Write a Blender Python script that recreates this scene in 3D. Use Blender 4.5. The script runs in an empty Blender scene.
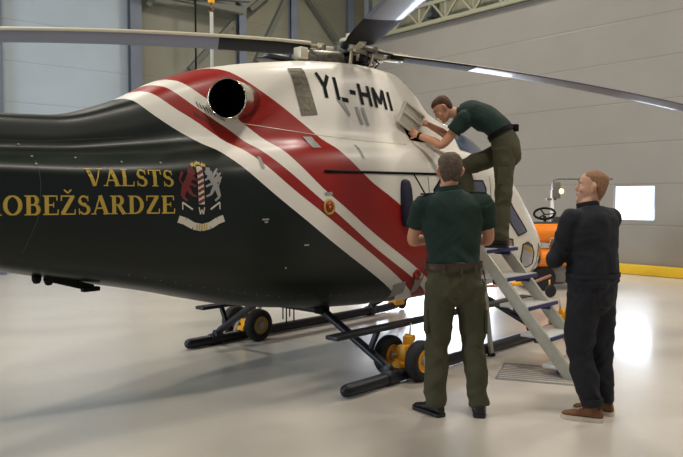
import bpy, bmesh, math, random
from mathutils import Vector, Matrix, noise
from mathutils.bvhtree import BVHTree
random.seed(7)
C = bpy.context.scene.collection
PI = math.pi
R = math.radians

# ------------------------------------------------------------------ materials
def lin(c):
    return tuple(((v/255)/12.92 if v/255 <= .04045 else ((v/255+.055)/1.055)**2.4) for v in c)+(1,)
def mat(name, col, rough=.5, metal=0., coat=0., var=0., vscale=6., bump=0., bscale=60., spec=.5, emit=None, estr=0.):
    m = bpy.data.materials.new(name); m.use_nodes = True
    nt = m.node_tree; b = nt.nodes['Principled BSDF']
    col = lin(col)
    b.inputs['Base Color'].default_value = col
    b.inputs['Roughness'].default_value = rough
    b.inputs['Metallic'].default_value = metal
    b.inputs['Coat Weight'].default_value = coat
    b.inputs['Specular IOR Level'].default_value = spec
    if emit:
        b.inputs['Emission Color'].default_value = lin(emit); b.inputs['Emission Strength'].default_value = estr
    tc = nt.nodes.new('ShaderNodeTexCoord')
    if var:
        n = nt.nodes.new('ShaderNodeTexNoise'); n.inputs['Scale'].default_value = vscale; n.inputs['Detail'].default_value = 4
        nt.links.new(tc.outputs['Object'], n.inputs['Vector'])
        r = nt.nodes.new('ShaderNodeValToRGB')
        r.color_ramp.elements[0].position = .3; r.color_ramp.elements[1].position = .7
        r.color_ramp.elements[0].color = tuple(v*(1-var) for v in col[:3])+(1,)
        r.color_ramp.elements[1].color = tuple(min(1, v*(1+var)) for v in col[:3])+(1,)
        nt.links.new(n.outputs['Fac'], r.inputs['Fac']); nt.links.new(r.outputs['Color'], b.inputs['Base Color'])
    if bump:
        n = nt.nodes.new('ShaderNodeTexNoise'); n.inputs['Scale'].default_value = bscale; n.inputs['Detail'].default_value = 3
        nt.links.new(tc.outputs['Object'], n.inputs['Vector'])
        bp = nt.nodes.new('ShaderNodeBump'); bp.inputs['Strength'].default_value = bump; bp.inputs['Distance'].default_value = .01
        nt.links.new(n.outputs['Fac'], bp.inputs['Height']); nt.links.new(bp.outputs['Normal'], b.inputs['Normal'])
    return m

# ------------------------------------------------------------------ object helpers
def empty(name, loc=(0,0,0), rz=0.):
    o = bpy.data.objects.new(name, None); C.objects.link(o)
    o.location = loc; o.rotation_euler = (0, 0, rz); o.empty_display_size = .1
    return o
def tag(o, label=None, cat=None, group=None, kind=None):
    if label: o['label'] = label
    if cat: o['category'] = cat
    if group: o['group'] = group
    if kind: o['kind'] = kind
    return o
def obj(name, me, m, parent=None, smooth=True, angle=None):
    if isinstance(me, bmesh.types.BMesh):
        bm = me; me = bpy.data.meshes.new(name)
        bmesh.ops.recalc_face_normals(bm, faces=bm.faces[:])
        bm.to_mesh(me); bm.free()
    me.name = name
    ms = m if isinstance(m, (list, tuple)) else [m]
    for x in ms: me.materials.append(x)
    o = bpy.data.objects.new(name, me); C.objects.link(o)
    if parent: o.parent = parent
    if smooth:
        me.polygons.foreach_set('use_smooth', [True]*len(me.polygons))
        if angle: me.set_sharp_from_angle(angle=R(angle))
    return o
def copy_tree(o, parent=None):
    c = o.copy(); C.objects.link(c); c.parent = parent
    for ch in list(o.children): copy_tree(ch, c)
    return c
B = bmesh.new
def box(bm, c, s, rot=None, bev=0.):
    """box of size s centred on c, optional 3x3/euler rotation, optional bevel"""
    M = Matrix.Translation(c)
    if rot is not None: M = M @ (rot.to_4x4() if isinstance(rot, Matrix) else Matrix.Rotation(rot, 4, 'Z'))
    r = bmesh.ops.create_cube(bm, size=1, matrix=M @ Matrix.Diagonal((*s, 1)))
    if bev:
        es = list({e for v in r['verts'] for e in v.link_edges})
        bmesh.ops.bevel(bm, geom=es, offset=bev, segments=2, affect='EDGES', profile=.6)
    return bm
def frame(d, up=(0,0,1)):
    d = Vector(d).normalized(); u = Vector(up)
    if abs(d.dot(u)) > .97: u = Vector((1,0,0))
    x = u.cross(d).normalized(); y = d.cross(x)
    return x, y, d
def beam(bm, p, q, w, h, up=(0,0,1), bev=0.):
    """rectangular bar from p to q, w across, h along up"""
    p, q = Vector(p), Vector(q); x, y, d = frame(q-p, up)
    M = Matrix((x, y, d)).transposed()
    return box(bm, (p+q)/2, (w, h, (q-p).length), M, bev)
def rings_mesh(bm, rings, caps=True, closed=False):
    vs = [[bm.verts.new(p) for p in r] for r in rings]; n = len(rings[0])
    k = len(vs)
    for i in range(k if closed else k-1):
        a, b = vs[i], vs[(i+1) % k]
        for j in range(n):
            bm.faces.new((a[j], a[(j+1) % n], b[(j+1) % n], b[j]))
    if caps and not closed:
        bm.faces.new(vs[0][::-1]); bm.faces.new(vs[-1])
    return bm
def tube(bm, pts, rad, n=12, caps=True, dome=False, closed=False, flat=1.):
    """tube along points, rad a number or a list; parallel transport frame"""
    P = [Vector(p) for p in pts]; k = len(P)
    rad = list(rad) if hasattr(rad, '__len__') else [rad]*k
    T = []
    for i in range(k):
        if closed: t = P[(i+1) % k]-P[i-1]
        else: t = P[min(i+1, k-1)]-P[max(i-1, 0)]
        T.append(t.normalized())
    if dome and not closed:
        a, b = [], []
        for s in (1., .87, .5):
            a.append((P[0]-T[0]*rad[0]*s, rad[0]*math.sqrt(max(0, 1-s*s))+.0004, T[0]))
            b.append((P[-1]+T[-1]*rad[-1]*s, rad[-1]*math.sqrt(max(0, 1-s*s))+.0004, T[-1]))
        P = [q[0] for q in a]+P+[q[0] for q in b[::-1]]
        rad = [q[1] for q in a]+rad+[q[1] for q in b[::-1]]
        T = [q[2] for q in a]+T+[q[2] for q in b[::-1]]
    x, y, _ = frame(T[0]); rs = []
    for i in range(len(P)):
        x = (x-T[i]*x.dot(T[i])).normalized(); y = T[i].cross(x)
        rs.append([P[i]+(x*math.cos(2*PI*j/n)+y*math.sin(2*PI*j/n)*flat)*rad[i] for j in range(n)])
    return rings_mesh(bm, rs, caps, closed)
def cyl(bm, p, q, r, n=20, r2=None, bev=0.):
    p, q = Vector(p), Vector(q)
    if bev:
        d = (q-p).normalized()*bev
        return tube(bm, [p, p+d*.3, p+d, q-d, q-d*.3, q], [r-bev, r-bev*.3, r, (r2 or r), (r2 or r)-bev*.3, (r2 or r)-bev], n)
    return tube(bm, [p, q], [r, r if r2 is None else r2], n)
def lathe(bm, prof, M=Matrix.Identity(4), n=24):
    """prof: (radius, height) list; axis local z"""
    rs = [[M @ Vector((max(r, .0004)*math.cos(2*PI*j/n), max(r, .0004)*math.sin(2*PI*j/n), h)) for j in range(n)] for r, h in prof]
    return rings_mesh(bm, rs, True)
def axisM(p, d):
    x, y, z = frame(d)
    return Matrix.Translation(p) @ Matrix((x, y, z)).transposed().to_4x4()
def sph(bm, c, r, n=16, sc=(1,1,1), M=None):
    T = Matrix.Translation(c)
    if M: T = T @ M.to_4x4()
    bmesh.ops.create_uvsphere(bm, u_segments=n, v_segments=max(8, n//2), radius=r, matrix=T @ Matrix.Diagonal((*sc, 1)))
    return bm
def interp(x, xs, ys):
    if x <= xs[0]: return ys[0]
    for i in range(len(xs)-1):
        if x <= xs[i+1]:
            return ys[i]+(ys[i+1]-ys[i])*(x-xs[i])/(xs[i+1]-xs[i])
    return ys[-1]
def hermite(x, xs, ys):
    """monotone cubic through points"""
    n = len(xs)
    if x <= xs[0]: return ys[0]
    if x >= xs[-1]: return ys[-1]
    i = max(k for k in range(n-1) if xs[k] <= x)
    d = [(ys[k+1]-ys[k])/(xs[k+1]-xs[k]) for k in range(n-1)]
    def m(k):
        if k == 0: return d[0]
        if k == n-1: return d[-1]
        if d[k-1]*d[k] <= 0: return 0.
        return 2*d[k-1]*d[k]/(d[k-1]+d[k])
    h = xs[i+1]-xs[i]; t = (x-xs[i])/h
    return ((2*t**3-3*t*t+1)*ys[i]+(t**3-2*t*t+t)*h*m(i)+(-2*t**3+3*t*t)*ys[i+1]+(t**3-t*t)*h*m(i+1))
def crom(P, sub):
    """Catmull-Rom through 2-d/3-d points"""
    out = []
    P = [Vector(p) for p in P]; n = len(P)
    for i in range(n-1):
        p0, p1, p2, p3 = P[max(i-1, 0)], P[i], P[i+1], P[min(i+2, n-1)]
        for k in range(sub):
            t = k/sub
            out.append(.5*((2*p1)+(p2-p0)*t+(2*p0-5*p1+4*p2-p3)*t*t+(3*p1-p0-3*p2+p3)*t**3))
    out.append(P[-1].copy())
    return out
def remesh(bm, vox, smooth=4, fac=.5):
    """fuse overlapping closed shapes of bm into one skin"""
    bmesh.ops.recalc_face_normals(bm, faces=bm.faces[:])
    bmesh.ops.triangulate(bm, faces=bm.faces[:])
    me = bpy.data.meshes.new('tmp'); bm.to_mesh(me); bm.free()
    o = bpy.data.objects.new('tmp', me); C.objects.link(o)
    m = o.modifiers.new('r', 'REMESH'); m.mode = 'VOXEL'; m.voxel_size = vox
    if smooth:
        s = o.modifiers.new('s', 'SMOOTH'); s.iterations = smooth; s.factor = fac
    dg = bpy.context.evaluated_depsgraph_get()
    out = bpy.data.meshes.new_from_object(o.evaluated_get(dg))
    bpy.data.objects.remove(o); bpy.data.meshes.remove(me)
    return out
# ------------------------------------------------------------------ helicopter fuselage
HELI = empty('helicopter', (-.74, 6.19, 0), R(47.5))   # local x = towards the nose, local y = port
tag(HELI, 'dark green, red and white striped helicopter on skids, filling the hangar floor', 'helicopter')
ST = [ # s, zb, zs, zt, hw, cw, ct
 (-6.2,1.62,1.85,1.95,.10,.06,.04),(-4.5,1.38,1.83,2.0,.22,.11,.07),(-3.2,1.2,1.80,2.05,.30,.14,.09),
 (-2.5,1.10,1.79,2.065,.36,.17,.11),(-1.9,.97,1.80,2.085,.47,.21,.14),(-1.4,.865,1.83,2.23,.60,.30,.20),
 (-1.0,.77,1.86,2.43,.70,.42,.28),(-.6,.67,1.88,2.57,.77,.52,.36),(-.1,.59,1.92,2.68,.82,.58,.40),
 (.6,.52,1.95,2.79,.84,.60,.40),(1.2,.49,1.96,2.835,.84,.60,.38),(1.55,.48,1.96,2.83,.84,.58,.35),
 (1.85,.48,1.96,2.70,.84,.56,.33),(2.1,.48,1.96,2.48,.84,.55,.34),(2.5,.48,1.95,2.34,.84,.55,.36),
 (2.9,.48,1.88,2.22,.84,.56,.38),(3.2,.49,1.74,2.06,.82,.54,.37),(3.6,.50,1.46,1.74,.76,.50,.33),
 (4.0,.53,1.19,1.38,.66,.42,.26),(4.4,.57,.95,1.06,.50,.30,.19),(4.62,.63,.83,.89,.29,.18,.1),(4.74,.70,.76,.80,.06,.04,.02)]
SX = [r[0] for r in ST]
def station(s): return [hermite(s, SX, [r[k] for r in ST]) for k in range(1, 7)]
def section(s, sub=5):
    zb, zs, zt, hw, cw, ct = station(s); h = zs-zb; g = zt-zs
    P = [(0, zb), (.45*hw, zb+.008), (.78*hw, zb+.075*h), (.95*hw, zb+.25*h), (hw, zb+.5*h), (.995*hw, zb+.72*h),
         (.96*hw, zs-.12*h), (.5*(.96*hw+cw)+.04*hw, zs-.01*h), (cw, zs+.15*g), (.55*cw+.45*ct, zs+.5*g), (ct, zt-.14*g), (.55*ct, zt-.025*g), (0, zt)]
    return crom([(a, b, 0) for a, b in P], sub)
def fuselage_bm(ds=.035):
    n = int((4.74+6.2)/ds); rs = []
    for i in range(n+1):
        t = i/n; s = -6.2+10.94*t
        sec = section(s)
        rs.append([Vector((s, -p.x, p.y)) for p in sec]+[Vector((s, p.x, p.y)) for p in sec[-2:0:-1]])
    return rings_mesh(B(), rs, True)
_f = fuselage_bm(.07); bmesh.ops.recalc_face_normals(_f, faces=_f.faces[:])
BVH = BVHTree.FromBMesh(_f); _f.free()
def side_hit(s, z, side=-1):
    h = BVH.ray_cast(Vector((s, side*3, z)), Vector((0, -side, 0)))
    return h[0], h[1]
# ------------------------------------------------------------------ paint
def paint_material():
    m = bpy.data.materials.new('livery_paint'); m.use_nodes = True
    nt = m.node_tree; b = nt.nodes['Principled BSDF']
    tot = None
    for k in range(5):      # one signed distance per stripe edge
        at = nt.nodes.new('ShaderNodeAttribute'); at.attribute_name = 'edge_%d' % k
        g = nt.nodes.new('ShaderNodeMath'); g.operation = 'GREATER_THAN'; nt.links.new(at.outputs['Fac'], g.inputs[0]); g.inputs[1].default_value = 0
        if tot is None: tot = g.outputs[0]
        else:
            q = nt.nodes.new('ShaderNodeMath'); q.operation = 'ADD'; nt.links.new(tot, q.inputs[0]); nt.links.new(g.outputs[0], q.inputs[1]); tot = q.outputs[0]
    q = nt.nodes.new('ShaderNodeMath'); q.operation = 'MULTIPLY_ADD'; nt.links.new(tot, q.inputs[0]); q.inputs[1].default_value = .1; q.inputs[2].default_value = .15
    rp = nt.nodes.new('ShaderNodeValToRGB'); rp.color_ramp.interpolation = 'CONSTANT'
    GREEN, WHITE, RED = lin((9, 20, 13)), lin((228, 222, 210)), lin((146, 26, 18))
    cols = [GREEN, WHITE, RED, WHITE, RED, WHITE]
    e = rp.color_ramp.elements; e[0].position = 0; e[0].color = cols[0]; e[1].position = .2; e[1].color = cols[1]
    for k in range(2, 6):
        x = e.new(.1+.1*k); x.color = cols[k]
    nt.links.new(q.outputs[0], rp.inputs['Fac']); nt.links.new(rp.outputs['Color'], b.inputs['Base Color'])
    b.inputs['Roughness'].default_value = .40; b.inputs['Coat Weight'].default_value = .06; b.inputs['Coat Roughness'].default_value = .2; b.inputs['Specular IOR Level'].default_value = .33
    return m
BND = [  # stripe edges on the hull: (height, station) tables
 [(.694,.949),(1.034,.306),(1.323,-.166),(1.58,-.541),(1.789,-.80),(1.933,-.955),(2.037,-1.115),(2.133,-1.24),(2.245,-1.36)],
 [(.748,1.103),(1.092,.487),(1.408,-.036),(1.612,-.354),(1.811,-.60),(1.935,-.74),(2.071,-.908),(2.179,-1.07),(2.312,-1.227)],
 [(.751,1.285),(1.074,.649),(1.406,.121),(1.622,-.205),(1.832,-.477),(2.031,-.68),(2.126,-.82),(2.248,-.98),(2.367,-1.124)],
 [(.814,1.363),(1.263,.515),(1.446,.228),(1.608,-.025),(1.80,-.25),(1.952,-.39),(2.121,-.594),(2.289,-.85),(2.422,-1.012)],
 [(1.296,1.233),(1.502,.89),(1.675,.559),(1.881,.309),(2.081,.10),(2.185,-.052),(2.324,-.263),(2.454,-.48),(2.524,-.60)]]
def bound(k, z):
    t = BND[k]
    if z < t[0][0]: return t[0][1]+(t[1][1]-t[0][1])/(t[1][0]-t[0][0])*(z-t[0][0])
    if z > t[-1][0]: return t[-1][1]+(t[-1][1]-t[-2][1])/(t[-1][0]-t[-2][0])*(z-t[-1][0])
    return hermite(z, [p[0] for p in t], [p[1] for p in t])
PAINT = paint_material()
fus = obj('fuselage', fuselage_bm(.035), PAINT, HELI)
for k in range(5):
    at = fus.data.attributes.new('edge_%d' % k, 'FLOAT', 'POINT')
    at.data.foreach_set('value', [v.co.x-bound(k, v.co.z) for v in fus.data.vertices])

M = dict(
 white=mat('cream_white_paint', (226,212,188), .25, coat=.3), green=mat('dark_green_paint', (25,42,28), .22, coat=.35),
 gold=mat('gold_lettering', (190,160,62), .45), black=mat('black_paint', (5,5,6), .7, spec=.2), rubber=mat('black_rubber', (22,22,23), .75, bump=.3, bscale=90),
 dark=mat('dark_blue_grey_metal', (34,36,44), .38, .3), skid=mat('dark_anodised_metal', (24,25,32), .42, .2), alu=mat('brushed_aluminium', (168,166,160), .35, .75, var=.08, vscale=20),
 steel=mat('polished_steel', (190,182,165), .18, 1.), grille=mat('intake_mesh', (112,106,90), .55, .5, var=.3, vscale=30, bump=.4, bscale=120),
 glass=mat('tinted_cockpit_glass', (62,76,108), .08, coat=1.), yellow=mat('yellow_painted_steel', (226,160,22), .4, var=.08, vscale=12),
 redp=mat('red_paint', (150,32,20), .3), silver=mat('silver_grey_paint', (150,150,146), .4), cream=mat('cream_label', (205,198,180), .5),
 seam=mat('panel_seam', (70,62,54), .6), gseam=mat('green_panel_seam', (52,60,48), .5), soot_void=mat('soot_and_void_black', (2,2,2), 1., spec=0.),
 crest=mat('crest_red', (112,34,34), .5), navy=mat('navy_fabric', (26,28,52), .7, bump=.4, bscale=200), mech=mat('oily_rotor_metal', (104,100,90), .4, .6, var=.35, vscale=25),
 bladeT=mat('blade_top_cream', (196,186,158), .5), bladeB=mat('blade_underside_grey', (84,90,112), .45, coat=.2, var=.06, vscale=3), grip=mat('blade_grip_cream', (190,180,156), .4, .2),
 blue=mat('dark_blue_edge', (34,34,90), .5))

def drape(pts, off):
    out = []
    for s, z in pts:
        h, n = side_hit(s, z)
        out.append(h+n*off if h else Vector((s, -.5, z)))
    return out
def patch(bm, poly, off=.004, res=.05, side=-1, hole=None):
    """polygon in (station, height) laid onto the hull side"""
    t = B(); f = t.faces.new([t.verts.new((s, 0, z)) for s, z in poly])
    bmesh.ops.triangulate(t, faces=[f])
    for _ in range(7):
        es = [e for e in t.edges if e.calc_length() > res]
        if not es: break
        bmesh.ops.subdivide_edges(t, edges=es, cuts=1, use_grid_fill=False)
        bmesh.ops.triangulate(t, faces=t.faces[:])
    mp = {}
    for v in t.verts:
        h, n = side_hit(v.co.x, v.co.z, side)
        if h is None: h, n = Vector((v.co.x, 0, v.co.z)), Vector((0, side, 0))
        mp[v] = bm.verts.new(h+n*off)
    for f in t.faces: bm.faces.new([mp[v] for v in f.verts])
    t.free(); return bm
def stroke(bm, p, q, w, w2=None, off=.004):
    p, q = Vector(p), Vector(q); w2 = w if w2 is None else w2
    d = (q-p).normalized(); n = Vector((-d.y, d.x))
    k = max(1, int((q-p).length/.06)+1); prev = None
    for i in range(k+1):
        t = i/k; c = p.lerp(q, t); h = (w+(w2-w)*t)/2
        a, b2 = drape([c+n*h, c-n*h], off); a, b2 = bm.verts.new(a), bm.verts.new(b2)
        if prev: bm.faces.new((prev[0], prev[1], b2, a))
        prev = (a, b2)
def ell(bm, c, rx, rz, off=.004, n=20):
    patch(bm, [(c[0]+rx*math.cos(2*PI*i/n), c[1]+rz*math.sin(2*PI*i/n)) for i in range(n)], off, .08)
def seam(pts, w, name, m, off=.0035, rad=.002):
    """fine raised line following the hull side"""
    P = []
    for a, b2 in zip(pts[:-1], pts[1:]):
        k = max(1, int(math.dist(a, b2)/.05))
        P += [(a[0]+(b2[0]-a[0])*i/k, a[1]+(b2[1]-a[1])*i/k) for i in range(k)]
    P.append(pts[-1])
    return obj(name, tube(B(), drape(P, off-.003), w, 6), m, HELI)

# ---- serif lettering, cap height 1
def glyph(ch):
    """returns (advance, list of strokes (p, q, w)) ; arcs are already broken up"""
    T, t = .20, .075
    def arc(cx, cy, rx, ry, a0, a1, wf, n=14):
        o = []
        for i in range(n):
            A0, A1 = a0+(a1-a0)*i/n, a0+(a1-a0)*(i+1)/n
            o.append(((cx+rx*math.cos(A0), cy+ry*math.sin(A0)), (cx+rx*math.cos(A1)*1., cy+ry*math.sin(A1)), wf(A0), wf(A1)))
        return o
    bold = lambda A: t+(T-t)*abs(math.cos(A))
    def stem(x): return [((x, 0), (x, 1), T)]
    def serif(x, y, w=.36): return [((x-w/2, y+(.03 if y < .5 else -.03)), (x+w/2, y+(.03 if y < .5 else -.03)), .06)]
    if ch == 'V': return .95, [((.14, 1), (.47, 0), T, T), ((.80, 1), (.50, 0), t)]+serif(.14, 1)+serif(.80, 1, .28)
    if ch == 'A': return .95, [((.46, 1), (.15, 0), t), ((.46, 1), (.78, 0), T), ((.22, .33), (.66, .33), t)]+serif(.13, 0, .26)+serif(.78, 0)
    if ch == 'L': return .84, stem(.22)+serif(.22, 1)+serif(.22, 0)+[((.22, .035), (.74, .035), .07), ((.72, 0), (.74, .28), .06)]
    if ch == 'T': return .84, stem(.40)+serif(.40, 0)+[((.04, .965), (.76, .965), .07), ((.06, 1), (.05, .72), .06), ((.74, 1), (.75, .72), .06)]
    if ch == 'E': return .84, stem(.22)+serif(.22, 1)+serif(.22, 0)+[((.2, .965), (.72, .965), .07), ((.2, .035), (.76, .035), .07), ((.2, .51), (.55, .51), .07), ((.71, 1), (.72, .74), .06), ((.75, 0), (.77, .28), .06), ((.55, .38), (.55, .64), .05)]
    if ch == 'B': return .86, stem(.22)+serif(.18, 1, .3)+serif(.18, 0, .3)+[((.2, .965), (.45, .965), .07), ((.2, .035), (.48, .035), .07), ((.2, .52), (.46, .52), .07)]+arc(.44, .75, .18, .22, -PI/2, PI/2, bold)+arc(.47, .275, .22, .245, -PI/2, PI/2, bold)
    if ch == 'R': return .92, stem(.22)+serif(.2, 1, .34)+serif(.22, 0)+[((.2, .965), (.45, .965), .07), ((.2, .50), (.46, .50), .07), ((.46, .5), (.74, 0), T*.95)]+serif(.80, 0, .2)+arc(.44, .735, .21, .235, -PI/2, PI/2, bold)
    if ch == 'D': return .95, stem(.22)+serif(.18, 1, .3)+serif(.18, 0, .3)+[((.2, .965), (.42, .965), .07), ((.2, .035), (.42, .035), .07)]+arc(.40, .5, .37, .46, -PI/2, PI/2, bold)
    if ch == 'O': return 1.0, arc(.48, .5, .35, .46, 0, 2*PI, bold, 24)
    if ch == 'S': return .72, arc(.34, .745, .20, .22, .15*PI, 1.5*PI, lambda A: .08+.09*(1 if A > PI else .2))+[((.33, .56), (.44, .48), .19)]+arc(.37, .255, .22, .225, .42*PI, -.88*PI, lambda A: .08+.10*(abs(math.cos(A)) if A > -PI/2 else .1))+[((.55, .98), (.56, .70), .05), ((.12, 0), (.11, .32), .05)]
    if ch in 'ZŽ':
        o = [((.08, .965), (.74, .965), .07), ((.66, .95), (.14, .05), T), ((.08, .035), (.76, .035), .07), ((.1, 1), (.09, .72), .06), ((.75, 0), (.77, .28), .06)]
        if ch == 'Ž': o += [((.24, 1.30), (.42, 1.12), .08), ((.60, 1.30), (.42, 1.12), .08)]
        return .86, o
    if ch == 'I': return .42, stem(.21)+serif(.21, 0)+serif(.21, 1)
def write(txt, s_right, z0, h, widthscale=1., dz=0.):
    bm = B(); tot = sum(glyph(c)[0] for c in txt)*h*widthscale; x = s_right-tot
    for c in txt:
        adv, st = glyph(c)
        for q in st:
            p0, p1, w = q[0], q[1], q[2]; w2 = q[3] if len(q) > 3 else w
            f = lambda p: (x+p[0]*h*widthscale, z0+p[1]*h+dz*(x+p[0]*h-s_right))
            stroke(bm, f(p0), f(p1), w*h, w2*h)
        x += adv*h*widthscale
    return bm
obj('lettering', write('VALSTS', -1.285, 1.598, .112, 1.01), M['gold'], HELI, False)
obj('lettering', write('ROBEŽSARDZE', -1.283, 1.414, .122, .985), M['gold'], HELI, False)

# ---- crest
bm = B()
def star(bm, c, r, off=.005):
    patch(bm, [(c[0]+(r if i % 2 == 0 else r*.42)*math.sin(PI*i/5), c[1]+(r if i % 2 == 0 else r*.42)*math.cos(PI*i/5)) for i in range(10)], off, .2)
for x, z in ((-1.135, 1.752), (-1.10, 1.765), (-1.065, 1.752)): star(bm, (x, z), .021)
crest = obj('crest', bm, M['gold'], HELI, False); crest['label'] = 'painted coat of arms with stars, lion, griffin and scroll'
bm = B(); stroke(bm, (-1.10, 1.475), (-1.10, 1.725), .042); ell(bm, (-1.10, 1.725), .021, .018)
obj('crest_post', bm, M['cream'], crest, False)
bm = B()
for k in range(6): stroke(bm, (-1.121, 1.485+.04*k), (-1.079, 1.51+.04*k), .02, off=.0055)
obj('crest_post_stripes', bm, M['crest'], crest, False)
bm = B()
L = [((-1.215,1.60),(-1.165,1.685),.04,.05),((-1.16,1.68),(-1.165,1.735),.05,.035),((-1.19,1.70),(-1.135,1.705),.03,.012),((-1.175,1.67),(-1.13,1.645),.022,.016),((-1.20,1.63),(-1.135,1.60),.024,.016),
     ((-1.215,1.60),(-1.235,1.53),.045,.028),((-1.235,1.53),(-1.20,1.50),.022,.016),((-1.20,1.60),(-1.17,1.545),.034,.022),((-1.17,1.545),(-1.135,1.53),.02,.014),((-1.225,1.60),(-1.25,1.65),.014,.010),((-1.25,1.65),(-1.225,1.70),.010,.020)]
for a in L: stroke(bm, *a)
obj('crest_lion', bm, M['crest'], crest, False)
bm = B()
for a in L:
    f = lambda p: (-2.2-p[0], p[1])
    stroke(bm, f(a[0]), f(a[1]), a[2]*.85, a[3]*.85)
for a in [((-1.02,1.66),(-.965,1.73),.03,.01),((-1.0,1.64),(-.945,1.70),.03,.01),((-1.0,1.62),(-.94,1.67),.026,.01)]: stroke(bm, *a)
obj('crest_griffin', bm, M['silver'], crest, False)
bm = B()
for a in [((-1.12,1.455),(-1.11,1.405),.008),((-1.11,1.405),(-1.10,1.44),.006),((-1.10,1.44),(-1.09,1.405),.006),((-1.09,1.405),(-1.08,1.455),.008)]: stroke(bm, *a)
obj('crest_monogram', bm, M['cream'], crest, False)
for sx in (0, 1):
    bm = B()
    for a in [((-1.235,1.49),(-1.165,1.44),.012),((-1.235,1.49),(-1.235,1.44),.008)]:
        f = (lambda p: (-2.2-p[0], p[1])) if sx else (lambda p: p)
        stroke(bm, f(a[0]), f(a[1]), a[2])
    obj('crest_ribbon', bm, M['cream'], crest, False)
bm = B()
P = [(-1.265,1.375),(-1.22,1.36),(-1.16,1.325),(-1.10,1.312),(-1.04,1.325),(-.98,1.36),(-.935,1.375)]
for a, b2 in zip(P[:-1], P[1:]): stroke(bm, a, b2, .05)
obj('crest_scroll', bm, M['cream'], crest, False)
bm = B()
for k in range(5): stroke(bm, (-1.135+.0175*k, 1.295), (-1.135+.0175*k, 1.336), .009, off=.0055)
obj('crest_scroll_lettering', bm, M['gold'], crest, False)

# ---- registration on the cowling: YL-HMI, strokes in letter space then sheared to the cowling
bm = B()
def RG(u, v):   # u along, v up 0..1
    return (.30+u*.95+.02*v*0, 2.39-.035*u+v*(.215-.03*u))
REG = [((0,1),(.06,.5)),((.14,1),(.07,.5)),((.065,.5),(.065,0)), ((.22,1),(.22,0)),((.22,.06),(.35,.06)), ((.40,.5),(.48,.5)),
       ((.55,1),(.55,0)),((.68,1),(.68,0)),((.55,.52),(.68,.52)), ((.76,1),(.76,0)),((.76,1),(.835,.25)),((.91,1),(.835,.25)),((.91,1),(.91,0)), ((1.0,1),(1.0,0))]
reg = None
REGL = [REG[0:3], REG[3:5], REG[5:6], REG[6:9], REG[9:13], REG[13:]]
for grp in REGL:
  bm = B()
  for a, b2 in grp:
    A, B2 = RG(*a), RG(*b2); stroke(bm, A, B2, .040 if abs(a[1]-b2[1]) < .01 else .040, off=.006)
  o_ = obj('letter' if reg else 'registration', bm, M['black'], reg or HELI, False); reg = reg or o_

# ---- vents, grilles, seams, labels on the hull
bm = B(); patch(bm, [(-.005,2.605),(.165,2.63),(.205,2.225),(.02,2.20)], .006)
g = obj('intake_grille', bm, M['grille'], HELI, False)
bm = B()
for k in range(7):
    z = 2.25+.055*k; stroke(bm, (.012-(z-2.2)*.04, z), (.205-(z-2.2)*.08, z+.01), .004, off=.008)
obj('grille_bar', bm, M['mech'], g, False)
for s0, a in ((.52, 0), (.70, .02), (.78, .02)):
    bm = B(); patch(bm, [(s0,2.36-a),(s0+.045,2.365-a),(s0+.075,2.20-a),(s0+.04,2.195-a)] if s0 > .6 else [(.47,2.40),(.55,2.41),(.62,2.26),(.60,2.24)], .006)
    obj('air_scoop', bm, M['silver'], HELI, False)
bm = B(); patch(bm, [(-.03,2.02),(.065,2.025),(.075,1.93),(-.02,1.925)], .005)
obj('placard', bm, M['silver'], HELI, False)
bm = B(); patch(bm, [(.50,1.98),(.525,1.98),(.545,1.86),(.52,1.86)], .005); obj('vent_slot', bm, M['silver'], HELI, False)
bm = B(); patch(bm, [(-.60,1.83),(-.575,1.83),(-.565,1.74),(-.595,1.74)], .005); obj('vent_slot', bm, M['silver'], HELI, False)
bm = B(); patch(bm, [(0,1.565),(.085,1.57),(.085,1.545),(0,1.54)], .005); obj('placard', bm, M['silver'], HELI, False)
for k in range(9):
    for j in range(2):
        bm = B(); stroke(bm, (-.94+.022*k+.03*j, 2.17-.012*k+.07*j), (-.925+.022*k+.03*j, 2.125-.012*k+.07*j), .006, off=.005)
        obj('vent_louvre', bm, M['seam'], HELI, False)
# filler cap badge
h, n = side_hit(.043, 1.447)
bd = obj('filler_cap', lathe(B(), [(.062,0),(.066,.006),(.05,.012),(.046,.006),(0,.006)], axisM(h, n)), M['gold'], HELI)
obj('cap_centre', lathe(B(), [(.045,.004),(.042,.010),(.0,.012)], axisM(h, n)), M['redp'], bd)
obj('cap_screw', lathe(B(), [(.012,.010),(.010,.016),(.0,.017)], axisM(h, n)), M['gold'], bd)
# rails and seams
r = obj('door_rail', tube(B(), drape([(.02+i*.1, 1.735+.001*i) for i in range(18)], .004), .013, 6), M['black'], HELI)
seam([(1.20,1.735),(1.40,1.50),(1.44,1.30)], .008, 'door_strap', M['black'])
seam([(-.62,2.10),(-.3,2.075),(.1,2.05),(.6,2.03),(1.3,2.03)], .0035, 'cowl_seam', M['white'])
seam([(1.42,.58),(1.42,1.72)], .004, 'door_seam', M['seam'])
seam([(2.55,.58),(2.55,1.75)], .004, 'door_seam', M['seam'])
seam([(-2.13,1.75),(-2.12,1.6),(-2.14,1.4),(-2.22,1.18)], .003, 'boom_seam', M['gseam'])
seam([(-3.2,1.86),(-2.0,1.89),(-1.4,1.95)], .002, 'boom_seam', M['gseam'])
seam([(-1.6,.98),(-1.0,.84),(-.4,.72),(.3,.66),(.95,.64)], .002, 'belly_seam', M['gseam'])
for k in range(24):
    s = -1.55+k*.11; z = interp(s, [-1.6,-1,-.4,.3,1.2], [1.0,.86,.74,.68,.66]); h, n = side_hit(s, z+.01)
    if h: obj('rivet', lathe(B(), [(.004,0),(.003,.002),(0,.003)], axisM(h, n), 6), M['silver'], HELI)
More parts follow.
